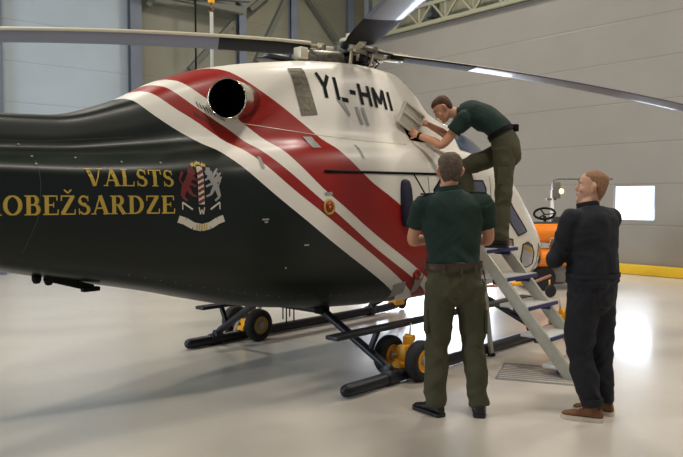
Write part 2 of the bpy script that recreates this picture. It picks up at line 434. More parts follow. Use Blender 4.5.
for s, z in ((-2.13,1.78),(-2.13,1.73),(-2.15,1.86),(-1.87,1.78),(-1.6,1.76),(-1.35,1.76),(-.38,.98)):
    h, n = side_hit(s, z)
    obj('fastener', lathe(B(), [(.008,0),(.008,.004),(0,.006)], axisM(h, n), 10), M['silver'], HELI)
for p in ([(-.62,1.36),(-.56,1.36)], [(-.6,1.34),(-.57,1.34)], [(-.22,1.15),(-.17,1.15)]):
    bm = B(); stroke(bm, p[0], p[1], .012); obj('stencil', bm, M['silver'], HELI, False)
# corner plates below the stripes
bm = B(); patch(bm, [(.99,.72),(1.16,.745),(1.22,.62),(1.05,.58)], .004); obj('step_plate', bm, M['silver'], HELI, False)
bm = B(); patch(bm, [(1.30,.74),(1.42,.76),(1.42,.62),(1.34,.60)], .004); obj('step_plate', bm, M['silver'], HELI, False)
bm = B(); h, n = side_hit(1.30, .80)
for a in range(6): cyl(bm, h+Vector((.035*math.cos(a), .01, .035*math.sin(a))), h+Vector((.035*math.cos(a), -.015, .035*math.sin(a))), .025, 10)
obj('red_knob', bm, M['redp'], HELI)
# rolled cover hanging by the sliding door, and door window
P = drape([(1.03, z) for z in (1.30, 1.36, 1.42, 1.48, 1.54, 1.60, 1.64)], .02)
obj('padded_door_cover', tube(B(), P, [.045,.058,.062,.064,.062,.058,.05], 14, dome=True), M['navy'], HELI)
def window(poly, name='window_pane', side=-1):
    bm = B(); patch(bm, poly, .005, .06, side); w = obj(name, bm, M['glass'], HELI)
    P = []
    for a, b2 in zip(poly, poly[1:]+poly[:1]):
        for i in range(4):
            h, n = side_hit(a[0]+(b2[0]-a[0])*i/4, a[1]+(b2[1]-a[1])*i/4, side)
            if h: P.append(h+n*.004)
    obj('window_seal', tube(B(), P, .008, 6, closed=True), M['black'], w)
for sd in (-1, 1):
    window([(1.50,1.08),(2.42,1.08),(2.45,1.62),(2.40,1.70),(1.62,1.70),(1.50,1.60)], side=sd)
    window([(2.62,1.08),(2.80,1.06),(2.80,1.60),(2.66,1.66)], side=sd)
    window([(2.86,1.56),(2.90,1.57),(3.02,1.42),(3.20,1.29),(3.44,1.13),(3.19,1.09),(2.97,1.24),(2.86,1.38)], side=sd)
    window([(3.34,.98),(3.50,1.0),(3.66,.95),(3.76,.86),(3.78,.72),(3.62,.69),(3.44,.72),(3.33,.82)], 'chin_pane', side=sd)
    window([(2.93,1.07),(3.05,1.05),(3.07,.96),(2.95,.94)], side=sd)
def surf(s, u, off=.006):
    sec = section(s); f = u*5; i = min(int(f), len(sec)-2)
    p = sec[i].lerp(sec[i+1], f-i); return Vector((s, p.x, p.y))
def surf_patch(s0, s1, u0, u1, sign, off=.006, n=14):
    bm = B(); g = []
    for i in range(n+1):
        row = []
        for j in range(n+1):
            u = u0+(u1-u0)*j/n; sa = s0(u) if callable(s0) else s0; sb = s1(u) if callable(s1) else s1
            s = sa+(sb-sa)*i/n; p = surf(s, u); q = surf(s+.02, u)-surf(s-.02, u); r2 = surf(s, min(12, u+.1))-surf(s, max(0, u-.1))
            nn = q.cross(r2).normalized()
            if nn.dot(p-Vector((s, 0, 1.2))) < 0: nn = -nn
            p = p+nn*off; row.append(bm.verts.new((p.x, p.y*sign*1., p.z)))
        g.append(row)
    for i in range(n):
        for j in range(n): bm.faces.new((g[i][j], g[i+1][j], g[i+1][j+1], g[i][j+1]))
    return bm
for sg in (-1, 1):
    obj('windshield', surf_patch(lambda u: 3.40-.04*(u-7), lambda u: 4.20-.08*(10-u)*.3, 6.7, 11.6, sg), M['glass'], HELI)
    obj('roof_window', surf_patch(lambda u: 2.42, lambda u: 3.22, 8.2, 11.75, sg), M['glass'], HELI)
    obj('chin_window', surf_patch(3.95, 4.45, 2.4, 4.6, sg), M['glass'], HELI)
# cowling front: raised access door with a black patch painting the shade inside its opening
h, n = side_hit(1.5, 2.22)
bm = B(); patch(bm, [(1.38,2.20),(1.64,2.17),(1.72,2.07),(1.44,2.08)], .006); obj('opening_shade_patch', bm, M['soot_void'], HELI, False)
bm = B(); c = Vector((1.44, -.59, 2.29)); Mx = (Matrix.Rotation(R(22), 3, 'Y') @ Matrix.Rotation(R(8), 3, 'X'))
box(bm, c, (.33, .03, .22), Mx, .012)
ad = obj('access_door', bm, mat('pale_grey_inner_skin', (186,184,172), .4), HELI, angle=40); ad['label'] = 'grey metal access door held open on the cowling'
bm = B(); f = lambda x, y, z: c+Mx @ Vector((x, y, z))
for x0, z0, x1, z1 in ((-.16,-.105,.16,-.105),(-.16,.105,.16,.105),(-.16,-.105,-.16,.105),(.16,-.105,.16,.105),(-.14,0.01,.14,0.01)): beam(bm, f(x0,-.02,z0), f(x1,-.02,z1), .016, .016)
obj('door_frame', bm, M['cream'], ad, angle=40)
bm = B(); tube(bm, [f(.08,.01,-.09), Vector((1.62,-.53,2.18))], .006, 8); obj('door_stay', bm, M['alu'], ad)
# exhaust stub
c = Vector((-.63, -.47, 2.27)); d = Vector((-.84, -.54, -.06)).normalized()
prof = [(.145,-.20),(.146,.0),(.146,.14),(.150,.17),(.149,.182),(.142,.178),(.134,.10),(.126,-.10),(.0,-.11)]
ex = obj('exhaust_pipe', lathe(B(), prof[:6]+prof[6:], axisM(c, d), 32), M['steel'], HELI)
obj('exhaust_liner', lathe(B(), [(.0,.112),(.120,.11),(.133,.13),(.140,.177),(.1405,.174),(.134,.12),(.121,.105),(.0,.107)], axisM(c, d), 32), M['soot_void'], ex)
# small antennae and belly items
for s, L2 in ((.02,.10),(.06,.14),(.10,.08),(.15,.12)):
    z = station(s)[0]; obj('whip_antenna', cyl(B(), (s, -.30, z+.01), (s, -.30, z-L2), .006, 8), M['black'], HELI)
bm = B(); beam(bm, (-2.02,-.22,1.005), (-1.70,-.26,.905), .02, .05, bev=.006); sa = obj('blade_antenna', bm, M['black'], HELI)
bm = B()
for x in (-2.06, -1.98): lathe(bm, [(.03,0),(.03,.03),(.02,.05),(0,.055)], axisM((x, -.2, station(x)[0]+.01), (0,0,-1)), 12)
obj('belly_lamp', bm, M['black'], HELI)
bm = B(); box(bm, (-1.72,-.26,.90), (.12,.05,.03), bev=.006); obj('antenna_foot', bm, M['black'], sa)
# tail fin and stabiliser far aft
bm = B(); rings_mesh(bm, [[Vector((x+dx, y*th, z)) for x, y in ((-6.15,0),(-6.0,.03),(-5.6,.03),(-5.2,0),(-5.6,-.03),(-6.0,-.03))] for z, dx, th in ((1.3,.1,.6),(1.8,0,1.4),(2.5,-.35,1),(3.0,-.6,.6))])
obj('tail_fin', bm, M['green'], HELI)
bm = B(); rings_mesh(bm, [[Vector((x, y, 1.95+z)) for x, z in ((-4.9,0),(-4.8,.03),(-4.5,.02),(-4.4,0),(-4.5,-.02),(-4.8,-.03))] for y in (-.9,-.3,.3,.9)])
obj('stabiliser', bm, M['green'], HELI)

# ------------------------------------------------------------------ rotor
TILT = Matrix.Translation((1.22, 0, 2.97)) @ Matrix.Rotation(R(4), 4, 'Y')
def tr(bm): bmesh.ops.transform(bm, matrix=TILT, verts=bm.verts[:]); return bm
bm = B(); lathe(bm, [(.16,-.22),(.14,-.16),(.075,-.14),(.07,-.02),(.11,0),(.12,.06),(.09,.09),(.06,.10),(.06,.15),(.0,.155)]); mast = obj('rotor_mast', tr(bm), M['mech'], HELI, angle=40)
bm = B(); lathe(bm, [(.09,.09),(.11,.10),(.11,.13),(.05,.15),(.05,.19),(.0,.20)]); obj('mast_cap', tr(bm), M['grip'], mast, angle=40)
bm = B(); lathe(bm, [(.17,-.13),(.19,-.12),(.19,-.08),(.12,-.06),(.11,-.10),(.0,-.10)])
for k in range(4):
    a = R(144.5+90*k+22); beam(bm, (.12*math.cos(a), .12*math.sin(a), -.10), (.27*math.cos(a), .27*math.sin(a), -.10), .05, .03, bev=.006)
obj('swashplate', tr(bm), M['dark'], HELI, angle=40)
bm = B(); lathe(bm, [(.14,-.05),(.19,-.04),(.19,.04),(.14,.05)])
hub = obj('rotor_hub', tr(bm), M['mech'], HELI, angle=40)
def blade_mesh():
    bm = B(); rs = []; n = 10
    prof = [(-.165,0),(-.13,.012),(-.05,.026),(.04,.034),(.11,.030),(.15,.018),(.168,0),(.15,-.012),(.11,-.018),(.04,-.017),(-.05,-.012),(-.13,-.005)]  # +y leading edge
    N = 34
    for i in range(N+1):
        x = .42+4.98*i/N; t = min(1, (x-.42)/.3); sc = .92+.16*t; tip = 1-.45*max(0, (x-5.1)/.32)**2
        thick = (1.5-.35*t)*.95; pit = R(9)*(1-.6*(x/5.4)); dz = -.0155*x*x
        rs.append([Vector((x, yy*sc*tip*math.cos(pit)-zz*thick*math.sin(pit), dz+zz*thick+yy*sc*tip*math.sin(pit))) for yy, zz in prof])
    rings_mesh(bm, rs)
    bm.faces.ensure_lookup_table()
    bm.normal_update()
    L = len(prof)
    for i, f in enumerate(bm.faces):
        j = i % L
        f.material_index = 1 if j in (7, 8, 9, 10, 11, 0) else 0
        c = f.calc_center_median()
        if f.material_index == 1 and c.x < 1.25: f.material_index = 2
    return bm
def grip_bm():
    bm = B(); beam(bm, (.15,0,0), (.34,0,0), .13, .07, bev=.015); beam(bm, (.32,0,.035), (.60,0,.03), .08, .022, bev=.006); beam(bm, (.32,0,-.035), (.56,0,-.03), .07, .018, bev=.006)
    cyl(bm, (.53,.02,-.05), (.53,.02,.06), .014, 12); cyl(bm, (.30,0,-.06), (.30,0,.065), .035, 14)
    return bm
def horn_bm():
    bm = B(); beam(bm, (.36,.02,-.03), (.30,.19,-.03), .035, .03, bev=.006); cyl(bm, (.30,.19,-.07), (.30,.19,.0), .022, 12); return bm
def link_bm():
    bm = B(); cyl(bm, (.30,.19,-.02), (.20,.15,-.19), .009, 10); sph(bm, (.30,.19,-.03), .018, 10); sph(bm, (.20,.15,-.185), .018, 10); return bm
def damper_bm():
    bm = B(); cyl(bm, (.10,-.10,.03), (.24,-.10,.02), .032, 14, bev=.006); cyl(bm, (.22,-.10,.02), (.40,-.07,.01), .014, 10); return bm
blades = []
for k in range(4):
    MT = TILT @ Matrix.Rotation(R(144.5+90*k), 4, 'Z')
    if k == 0:
        bl = obj('rotor_blade', blade_mesh(), [M['bladeT'], M['bladeB'], M['black']], HELI)
        subs = [obj('blade_grip', grip_bm(), M['grip'], bl, angle=40), obj('pitch_horn', horn_bm(), M['mech'], bl, angle=40), obj('pitch_link', link_bm(), M['grip'], bl), obj('damper', damper_bm(), M['dark'], bl, angle=40)]
    else:
        bl = copy_tree(blades[0], HELI)
    bl.matrix_local = MT; blades.append(bl)
# equipment on the deck behind the mast
bm = B(); cyl(bm, (.55,-.12,2.83), (.95,-.12,2.87), .055, 14, bev=.01); cyl(bm, (.50,.02,2.85), (.9,.02,2.90), .045, 14, bev=.01); box(bm, (.72,-.02,2.80), (.5,.3,.07), bev=.015)
obj('hydraulic_pack', bm, M['mech'], HELI, angle=40)
bm = B(); box(bm, (.42,-.12,2.83), (.10,.10,.11), bev=.015); obj('junction_box', bm, M['grip'], HELI, angle=40)
bm = B(); rings_mesh(bm, [[Vector((x, y, z)) for y, z in ((-.1,2.76),(-.08,2.76+h*.7),(0,2.76+h),(.08,2.76+h*.7),(.1,2.76))] for x, h in ((.06,.01),(.14,.05),(.28,.055),(.38,.02))]); obj('air_duct', bm, M['dark'], HELI)
for p, q, r2 in (((1.0,-.2,2.80),(1.08,-.16,3.0),.018),((1.42,-.18,2.80),(1.36,-.15,2.98),.018),((1.5,.05,2.80),(1.4,.05,2.99),.022),((1.0,.15,2.82),(1.07,.12,3.0),.02)):
    obj('servo_actuator', cyl(B(), p, q, r2, 12, bev=.004), M['grip'], HELI)
for k in range(5):
    a = R(30+72*k); x, y = 1.22+.19*math.cos(a), .17*math.sin(a)
    bm = B(); cyl(bm, (x,y,2.86), (x,y,2.93), .03, 12, bev=.006); cyl(bm, (x,y,2.92), (x+.02,y,2.97), .012, 8); obj('hub_fitting', bm, [M['alu'], M['grip']][k % 2], HELI, angle=40)
bm = B()
for k in range(7): tube(bm, [(1.05+.05*k,-.2+.03*(k%3),2.80), (1.03+.06*k,-.24+.05*(k%2),2.86), (1.08+.05*k,-.15,2.93)], .008, 6)
obj('hydraulic_hose', bm, M['black'], HELI)

# ------------------------------------------------------------------ skid gear
def skid(w, s0, s1, name='skid_tube'):
    return obj(name, tube(B(), [(s0,w,.055),(s0+.03,w,.055),(s1-.5,w,.055),(s1-.25,w,.07),(s1-.08,w,.12),(s1,w,.17)], [.05,.052,.052,.052,.05,.046], 16, dome=True), M['skid'], HELI)
skid(-1.2, -.16, 3.55); skid(1.12, .05, 3.65)
for s in (.38, 2.87):
    zb = station(s)[0]
    obj('cross_tube', tube(B(), [(s,-1.2,.09),(s,-1.12,.16),(s,-.46,zb-.03),(s,-.36,zb-.012),(s,.36,zb-.012),(s,.46,zb-.03),(s,1.04,.16),(s,1.12,.09)], .036, 12), M['skid'], HELI)
    for w in (-1.2, 1.12):
        bm = B(); cyl(bm, (s-.07,w,.058), (s+.07,w,.058), .062, 16, bev=.005); beam(bm, (s,w,.06), (s,w*.955,.14), .09, .08, bev=.01)
        obj('skid_clamp', bm, M['skid'], HELI, angle=40)
    for w in (-.42, .42):
        bm = B(); box(bm, (s,w,zb-.01), (.10,.10,.07), bev=.012); obj('attachment_block', bm, M['black'], HELI, angle=40)
for w, s0, s1, z in ((-1.06,-.18,2.95,.44),(1.02,.10,3.0,.42)):
    bm = B(); beam(bm, (s0,w,z), (s1,w,z), .13, .035, bev=.012)
    st = obj('step_board', bm, M['skid'], HELI, angle=40)
    for s in (.38, 2.87):
        bm = B(); beam(bm, (s,w,z-.015), (s,w*.93,.26), .04, .04, bev=.006); obj('step_bracket', bm, M['skid'], st, angle=40)
# ------------------------------------------------------------------ ground handling wheels
def dolly(s, ws, armw, label, col):
    root = empty('wheel_dolly', HELI.matrix_basis @ Vector((s, (ws[0]+ws[1])/2, 0)), R(47.5))
    tag(root, label, 'ground handling wheels', 'ground handling wheels on the skids')
    off = (ws[0]+ws[1])/2
    for w in ws:
        y = w-off
        tyre = [(.095,-.045),(.125,-.058),(.152,-.052),(.166,-.034),(.170,-.012),(.170,.012),(.166,.034),(.152,.052),(.125,.058),(.095,.045)]
        MW = axisM((0,y,.17),(0,1,0))
        wh = obj('wheel', rings_mesh(B(), [[MW @ Vector((r*math.cos(2*PI*j/36), r*math.sin(2*PI*j/36), h)) for j in range(36)] for r, h in tyre], False, True), M['rubber'], root, angle=50)
        obj('rim', lathe(B(), [(.0,-.045),(.03,-.05),(.035,-.035),(.05,-.03),(.078,-.034),(.092,-.052),(.098,-.04),(.098,.04),(.092,.052),(.078,.034),(.05,.03),(.035,.035),(.03,.05),(0,.045)], axisM((0,y,.17),(0,1,0)), 28), col, wh, angle=40)
        obj('hub_cap', lathe(B(), [(.034,-.056),(.036,-.05),(.036,.05),(.034,.056),(0,.058)], axisM((0,y,.17),(0,1,0)), 16), M['silver'], wh, angle=40)
    bm = B(); cyl(bm, (0,ws[0]-off,.17), (0,ws[1]-off,.17), .02, 12); obj('axle', bm, M['yellow'], root)
    bm = B(); box(bm, (0,armw,.20), (.11,.09,.16), bev=.015); box(bm, (.05,armw,.30), (.07,.08,.10), .3, bev=.012); cyl(bm, (.07,armw-.04,.33), (.07,armw+.04,.33), .03, 12); box(bm, (-.04,armw,.12), (.12,.11,.05), bev=.01)
    obj('bracket', bm, M['yellow'], root, angle=40)
    return root
d1 = dolly(.63, (-.985,-1.318), 0, 'pair of black tyres with yellow hubs on the near skid, beside the trouser legs', M['yellow'])
bm = B(); tube(bm, [(.06,0,.30),(.10,.01,.45)], .009, 8); obj('jack_rod', bm, M['alu'], d1)
d2 = dolly(.80, (.93,1.31), 0, 'wheel pair with cream bracket on the far skid under the green belly', mat('worn_yellow_rim', (170,140,70), .5))
bm = B(); beam(bm, (-.16,-.10,.27), (.03,-.12,.27), .03, .05, bev=.006); beam(bm, (.03,-.12,.27), (.12,-.12,.40), .035, .03, bev=.006); beam(bm, (-.18,-.1,.27), (-.22,-.06,.12), .03, .03, bev=.006)
obj('pump_arm', bm, M['cream'], d2, angle=40)
bm = B(); tube(bm, [(.12,-.12,.40),(.16,-.25,.42),(.20,-.42,.52),(.23,-.52,.66),(.24,-.60,.76)], .006, 8); obj('hose', bm, M['cream'], d2)
for w, lb in ((-1.2, 'yellow tow clamp on the front tip of the near skid, seen between the ladder steps'), (1.12, 'yellow tow clamp with small caster on the far skid tip')):
    root = empty('tow_clamp', HELI.matrix_basis @ Vector((3.42, w, 0)), R(47.5)); tag(root, lb, 'tow clamp', 'tow clamps on the skid tips')
    bm = B(); box(bm, (0,0,.14), (.20,.15,.14), bev=.03); sph(bm, (.05,-.05,.20), .075, 14); beam(bm, (.0,0,.2), (-.28,-.02,.29), .06, .06, bev=.01); obj('clamp_body', bm, M['yellow'], root, angle=50)
    obj('caster', lathe(B(), [(.03,-.03),(.07,-.03),(.08,-.015),(.08,.015),(.07,.03),(.03,.03),(0,.02)], axisM((.1,-.02,.085),(0,1,0)), 20), M['rubber'], root, angle=50)
    bm = B(); tube(bm, [(0,-.03,.26),(-.02,-.03,.38)], .012, 8); obj('lever', bm, M['cream'], root)
root = empty('tow_bar', (2.45, 10.35, 0), R(20)); tag(root, 'yellow and pink tow bar lying low behind the ladder steps', 'tow bar')
obj('bar', tube(B(), [(-.5,0,.22),(.5,.05,.24),(1.0,.3,.30)], .022, 10), mat('faded_red_tube', (170,120,104), .5), root)
obj('sleeve', tube(B(), [(.10,.02,.232),(.38,.04,.238)], .032, 10), M['yellow'], root)
for x in (-.4, .8): obj('support_wheel', lathe(B(), [(.02,-.02),(.09,-.02),(.10,0),(.09,.02),(.02,.02)], axisM((x,.02,.1),(0,1,0)), 18), M['rubber'], root, angle=50)
for x, z in ((-.4,.22),(.8,.27)):
    obj('fork', tube(B(), [(x,.05,.09),(x,.05,z)], .012, 8), M['yellow'], root)
# ------------------------------------------------------------------ hangar shell
D2 = Vector((-.645,.764,0)).normalized(); D1 = Vector((D2.y, -D2.x, 0)); 
A0 = Vector((6.04, 13.8, 0)); CORN = A0+D2*8.4
def wall_material(name, col, rough, axis='Z', dark=.55):
    m = mat(name, col, rough, var=.04, vscale=1.2); nt = m.node_tree; b = nt.nodes['Principled BSDF']
    tc = nt.nodes.new('ShaderNodeTexCoord'); sp = nt.nodes.new('ShaderNodeSeparateXYZ'); nt.links.new(tc.outputs['Object'], sp.inputs[0])
    def mth(op, a, v):
        n = nt.nodes.new('ShaderNodeMath'); n.operation = op; nt.links.new(a, n.inputs[0]); n.inputs[1].default_value = v; return n.outputs[0]
    x = mth('FRACT', mth('DIVIDE', mth('ADD', sp.outputs['Z'], -.98+8.2), .82), 0)
    x = mth('ABSOLUTE', mth('SUBTRACT', x, .5), 0)      # .5 at the joints
    ln = mth('GREATER_THAN', x, .492)
    old = b.inputs['Base Color'].links[0].from_socket
    mx = nt.nodes.new('ShaderNodeMix'); mx.data_type = 'RGBA'; nt.links.new(ln, mx.inputs[0]); nt.links.new(old, mx.inputs[6])
    mx.inputs[7].default_value = tuple(v*dark for v in lin(col)[:3])+(1,); nt.links.new(mx.outputs[2], b.inputs['Base Color'])
    h = mth('MINIMUM', mth('SUBTRACT', x, .47), .03); h = mth('MAXIMUM', h, 0.)
    bp = nt.nodes.new('ShaderNodeBump'); bp.invert = True; bp.inputs['Distance'].default_value = .25; bp.inputs['Strength'].default_value = .5
    nt.links.new(h, bp.inputs['Height']); nt.links.new(bp.outputs['Normal'], b.inputs['Normal'])
    return m
WR = wall_material('warm_grey_door_panel', (146,140,132), .42, dark=.72)
WL = wall_material('pale_wall_panel', (150,160,167), .5, dark=.8)
WU = mat('olive_wall_sheet', (150,146,124), .6, var=.05, vscale=2)
BEAM = mat('blue_grey_steel', (88,94,104), .5, var=.08, vscale=4)
TRUSS = mat('pale_truss_steel', (150,148,124), .5)
DARKS = mat('dark_olive_steel', (78,78,68), .6)
def floor_material():
    m = bpy.data.materials.new('epoxy_floor'); m.use_nodes = True; nt = m.node_tree; b = nt.nodes['Principled BSDF']
    tc = nt.nodes.new('ShaderNodeTexCoord')
    n = nt.nodes.new('ShaderNodeTexNoise'); n.inputs['Scale'].default_value = .7; n.inputs['Detail'].default_value = 6; n.inputs['Roughness'].default_value = .6
    n2 = nt.nodes.new('ShaderNodeTexNoise'); n2.inputs['Scale'].default_value = 9; n2.inputs['Detail'].default_value = 5
    nt.links.new(tc.outputs['Object'], n.inputs['Vector']); nt.links.new(tc.outputs['Object'], n2.inputs['Vector'])
    r = nt.nodes.new('ShaderNodeValToRGB'); r.color_ramp.elements[0].position = .3; r.color_ramp.elements[1].position = .7
    r.color_ramp.elements[0].color = lin((196,188,177)); r.color_ramp.elements[1].color = lin((210,202,190))
    nt.links.new(n.outputs['Fac'], r.inputs['Fac']); nt.links.new(r.outputs['Color'], b.inputs['Base Color'])
    mr = nt.nodes.new('ShaderNodeMapRange'); mr.inputs['To Min'].default_value = .24; mr.inputs['To Max'].default_value = .38
    nt.links.new(n2.outputs['Fac'], mr.inputs['Value']); nt.links.new(mr.outputs['Result'], b.inputs['Roughness'])
    bp = nt.nodes.new('ShaderNodeBump'); bp.inputs['Strength'].default_value = .06; bp.inputs['Distance'].default_value = .01
    nt.links.new(n2.outputs['Fac'], bp.inputs['Height']); nt.links.new(bp.outputs['Normal'], b.inputs['Normal'])
    b.inputs['Specular IOR Level'].default_value = .6; b.inputs['Coat Weight'].default_value = .25; b.inputs['Coat Roughness'].default_value = .12
    return m
def st(o): o['kind'] = 'structure'; return o
bm = B(); box(bm, (0, 8, -.1), (50, 44, .2)); st(obj('floor', bm, floor_material(), None, False))
bm = B(); box(bm, (0, 8, 8.6), (50, 44, .2)); st(obj('ceiling', bm, mat('ceiling_sheet', (120,118,104), .7), None, False))
RM = Matrix((D2, -D1, (0,0,1))).transposed()   # wall frame: x along D2, y into... away from room
rz2 = math.atan2(D2.y, D2.x)
def wbox(name, t0, t1, z0, z1, m, th=.2, off=0., bev=0.):
    """slab of the right wall between distances t0..t1 along it"""
    bm = B(); c = A0+D2*((t0+t1)/2)+D1*(th/2+off)+Vector((0,0,(z0+z1)/2))
    bmesh.ops.create_cube(bm, size=1, matrix=Matrix.Translation(c) @ Matrix.Rotation(rz2, 4, 'Z') @ Matrix.Diagonal((t1-t0, th, z1-z0, 1)))
    return bm
# right wall with three window openings (real holes)
WIN = [(-.14, .73, 1.06, 1.78), (3.75, 8.2, .0, 2.15)]
bm = B()
def addw(t0, t1, z0, z1):
    c = A0+D2*((t0+t1)/2)+D1*.1+Vector((0,0,(z0+z1)/2))
    bmesh.ops.create_cube(bm, size=1, matrix=Matrix.Translation(c) @ Matrix.Rotation(rz2, 4, 'Z') @ Matrix.Diagonal((t1-t0, .2, z1-z0, 1)))
TS = -9.
addw(TS, -.14, 0, 5.95); addw(-.14, .73, 0, 1.06); addw(-.14, .73, 1.78, 5.95); addw(.73, 3.75, 0, 5.95); addw(3.75, 8.2, 2.15, 5.95); addw(8.2, 8.4, 0, 5.95)
st(obj('wall_right', bm, WR, None, False))
st(obj('wall_right_upper', wbox('', TS, 8.4, 5.95, 8.5, None, off=.35), WU, None, False))
st(obj('trim_ledge', wbox('', TS, 8.4, 5.95, 6.0, None, th=.55), DARKS, None, False))
SKYP = mat('daylight_pane', (235,242,255), .3, emit=(226,236,255), estr=9.)
WFR = mat('window_frame_grey', (150,150,150), .5)
for i, (t0, t1, z0, z1) in enumerate(WIN):
    PN = mat('window_daylight_pane', (225,238,255), .3, emit=(218,234,255), estr=2.4)
    w = st(obj(['window_1', 'door_1'][i], wbox('', t0, t1, z0, z1, None, th=.02, off=.10), [PN, SKYP][i], None, False))
    bm = B(); f = lambda t, z: A0+D2*t+D1*.03+Vector((0,0,z))
    for a, b2 in (((t0,z0),(t1,z0)),((t0,z1),(t1,z1)),((t0,z0),(t0,z1)),((t1,z0),(t1,z1))): beam(bm, f(*a), f(*b2), .05, .05)
    obj(['window_frame', 'door_frame'][i], bm, WFR, w, False)
# left wall
def lpt(t, z=0., off=0.): return CORN-D1*t+D2*off+Vector((0,0,z))     # off < 0 towards the room
def lt_from_px(px):
    k = (px-341.5)/700; # CORN - D1 t : X = k Y
    return (CORN.x-k*CORN.y)/(D1.x-k*D1.y)
bm = B(); c = (lpt(-.2)+lpt(17))/2+D2*.1
bmesh.ops.create_cube(bm, size=1, matrix=Matrix.Translation(c+Vector((0,0,4.25))) @ Matrix.Rotation(math.atan2(D1.y, D1.x), 4, 'Z') @ Matrix.Diagonal((17.2, .2, 8.5, 1)))
bm2 = B()
st(obj('wall_left', bm, WL, None, False))
WL2 = wall_material('olive_shaded_panel', (106,104,88), .55, dark=.8)  # darker olive: roof shading on these bays put into the wall colour
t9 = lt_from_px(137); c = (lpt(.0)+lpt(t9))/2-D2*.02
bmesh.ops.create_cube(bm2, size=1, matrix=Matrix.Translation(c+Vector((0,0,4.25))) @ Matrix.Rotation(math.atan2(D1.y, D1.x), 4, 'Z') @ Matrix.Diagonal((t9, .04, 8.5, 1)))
st(obj('wall_left_shaded_bays', bm2, WL2, None, False))
cols = [lt_from_px(p) for p in (-4, 135, 240, 291, 347)]
for i, t in enumerate(cols):
    bm = B(); w = .26 if i < 2 else .2
    for o2 in (0, .14): beam(bm, lpt(t,0,-.04-o2), lpt(t,8.5,-.04-o2), .025, w, up=D1)
    beam(bm, lpt(t,0,-.11), lpt(t,8.5,-.11), .14, .02, up=D1)
    tag(obj('steel_column', bm, BEAM, None, False), ['blue-grey steel column at the far left edge of the wall','blue-grey steel column left of the brace bays, above the green tail','blue-grey steel column rising behind the red top of the cowling','blue-grey steel column just left of the rotor mast','blue-grey steel column directly behind the rotor mast'][i], 'column', 'steel columns on the far wall')
def brace(p, q, z, z2, w, lab, grp='diagonal braces on the far wall'):
    bm = B(); beam(bm, lpt(lt_from_px(p),z,-.22), lpt(lt_from_px(q),z2,-.22), w, w*.8, up=D1)
    tag(obj('diagonal_brace', bm, DARKS, None, False), lab, 'brace', grp)
def zy(px, py):
    p = lpt(lt_from_px(px)); return 1.52+(198-py)/700*p.y
brace(284, 252, zy(284,-2), zy(252,64), .14, 'dark steel brace leaning right, between the cowling columns')
brace(300, 332, zy(300,-4), zy(332,44), .14, 'dark steel brace leaning left towards the rotor mast')
brace(229, 186, zy(229,27), zy(186,72), .13, 'dark steel brace rising to the column behind the hoist strap')
brace(266, 246, zy(266,-2), zy(246,14), .14, 'short dark brace at the top, right of the hoist strap')
brace(158, 145, zy(158,-4), zy(145,10), .14, 'short dark brace at the top beside the left column')
for p, y0, y1, w, lab in ((150,-1,17,.16,'upper dark roof rail sloping across above the left wing of the rotor'),):
    bm = B(); beam(bm, lpt(lt_from_px(140), zy(140,-3), -.4), lpt(lt_from_px(236), zy(236,17), -.4), w, w, up=(0,0,1)); tag(obj('roof_rail', bm, DARKS, None, False), lab, 'rail')
bm = B(); beam(bm, lpt(lt_from_px(180), zy(180,2), -.5), lpt(lt_from_px(240), zy(240,6), -.5), .16, .16); tag(obj('roof_rail', bm, DARKS, None, False), 'short dark roof rail behind the hoist hook', 'rail')
# thin cable
p = lpt(lt_from_px(187), 0, -.5); bm = B(); tube(bm, [p, p+Vector((0,0,8.5))], .022, 8); tag(obj('drop_cable', bm, M['black']), 'thin black cable hanging down the wall left of the hoist strap', 'cable')
# hoist
hx = empty('hoist', ((213-341.5)/700*11, 11, 4.4)); tag(hx, 'yellow and brown hoist hook with a pale hanging strap above the cowling', 'hoist')
bm = B(); box(bm, (0,0,.22), (.10,.08,.16), bev=.02); cyl(bm, (-.06,0,.26),(.06,0,.26), .05, 16); obj('hook_block', bm, M['yellow'], hx, angle=40)
obj('hook', tube(B(), [(0,0,.15),(0,0,.08),(.03,0,.03),(.0,0,-.02),(-.04,0,.02)], .014, 8), mat('rusty_hook', (120,80,40), .5, .5), hx)
obj('strap', tube(B(), [(0,0,0),(.005,0,-.8),(0,0,-1.45)], .028, 8), mat('pale_strap', (160,160,150), .6), hx)
obj('chain', tube(B(), [(0,0,.28),(0,0,4.1)], .02, 8), M['mech'], hx)
# roof truss along the right wall
tr_ = empty('roof_truss', A0-D1*.15); tag(tr_, 'pale steel lattice truss running along the top of the right wall', 'truss')
def tp(t, z): return D2*t+Vector((0,0,z))
zlo, zhi = 5.98, 6.46; t0, t1, n = -2.4, 8.3, 24
bm = B(); beam(bm, tp(t0,zlo), tp(t1,zlo), .09, .09, up=(0,0,1)); obj('bottom_chord', bm, TRUSS, tr_, False)
bm = B(); beam(bm, tp(t0,zhi), tp(t1,zhi), .09, .09, up=(0,0,1)); obj('top_chord', bm, TRUSS, tr_, False)
for i in range(n):
    a = t0+(t1-t0)*i/n; b2 = t0+(t1-t0)*(i+1)/n
    bm = B(); beam(bm, tp(a, zlo if i % 2 else zhi), tp(b2, zhi if i % 2 else zlo), .05, .05); obj('web_member', bm, TRUSS, tr_, False)
    if i % 2 == 0: bm = B(); beam(bm, tp(b2, zlo), tp(b2, zhi), .05, .05); obj('web_member', bm, TRUSS, tr_, False)
t = 5.9; bm = B(); beam(bm, A0+D2*t-D1*-.15+Vector((0,0,6.2)), A0+D2*t-D1*-.15+Vector((0,0,8.5)), .2, .25, up=D1); tag(obj('steel_column', bm, BEAM, None, False), 'short steel column standing above the lattice truss', 'column', 'steel columns on the far wall')
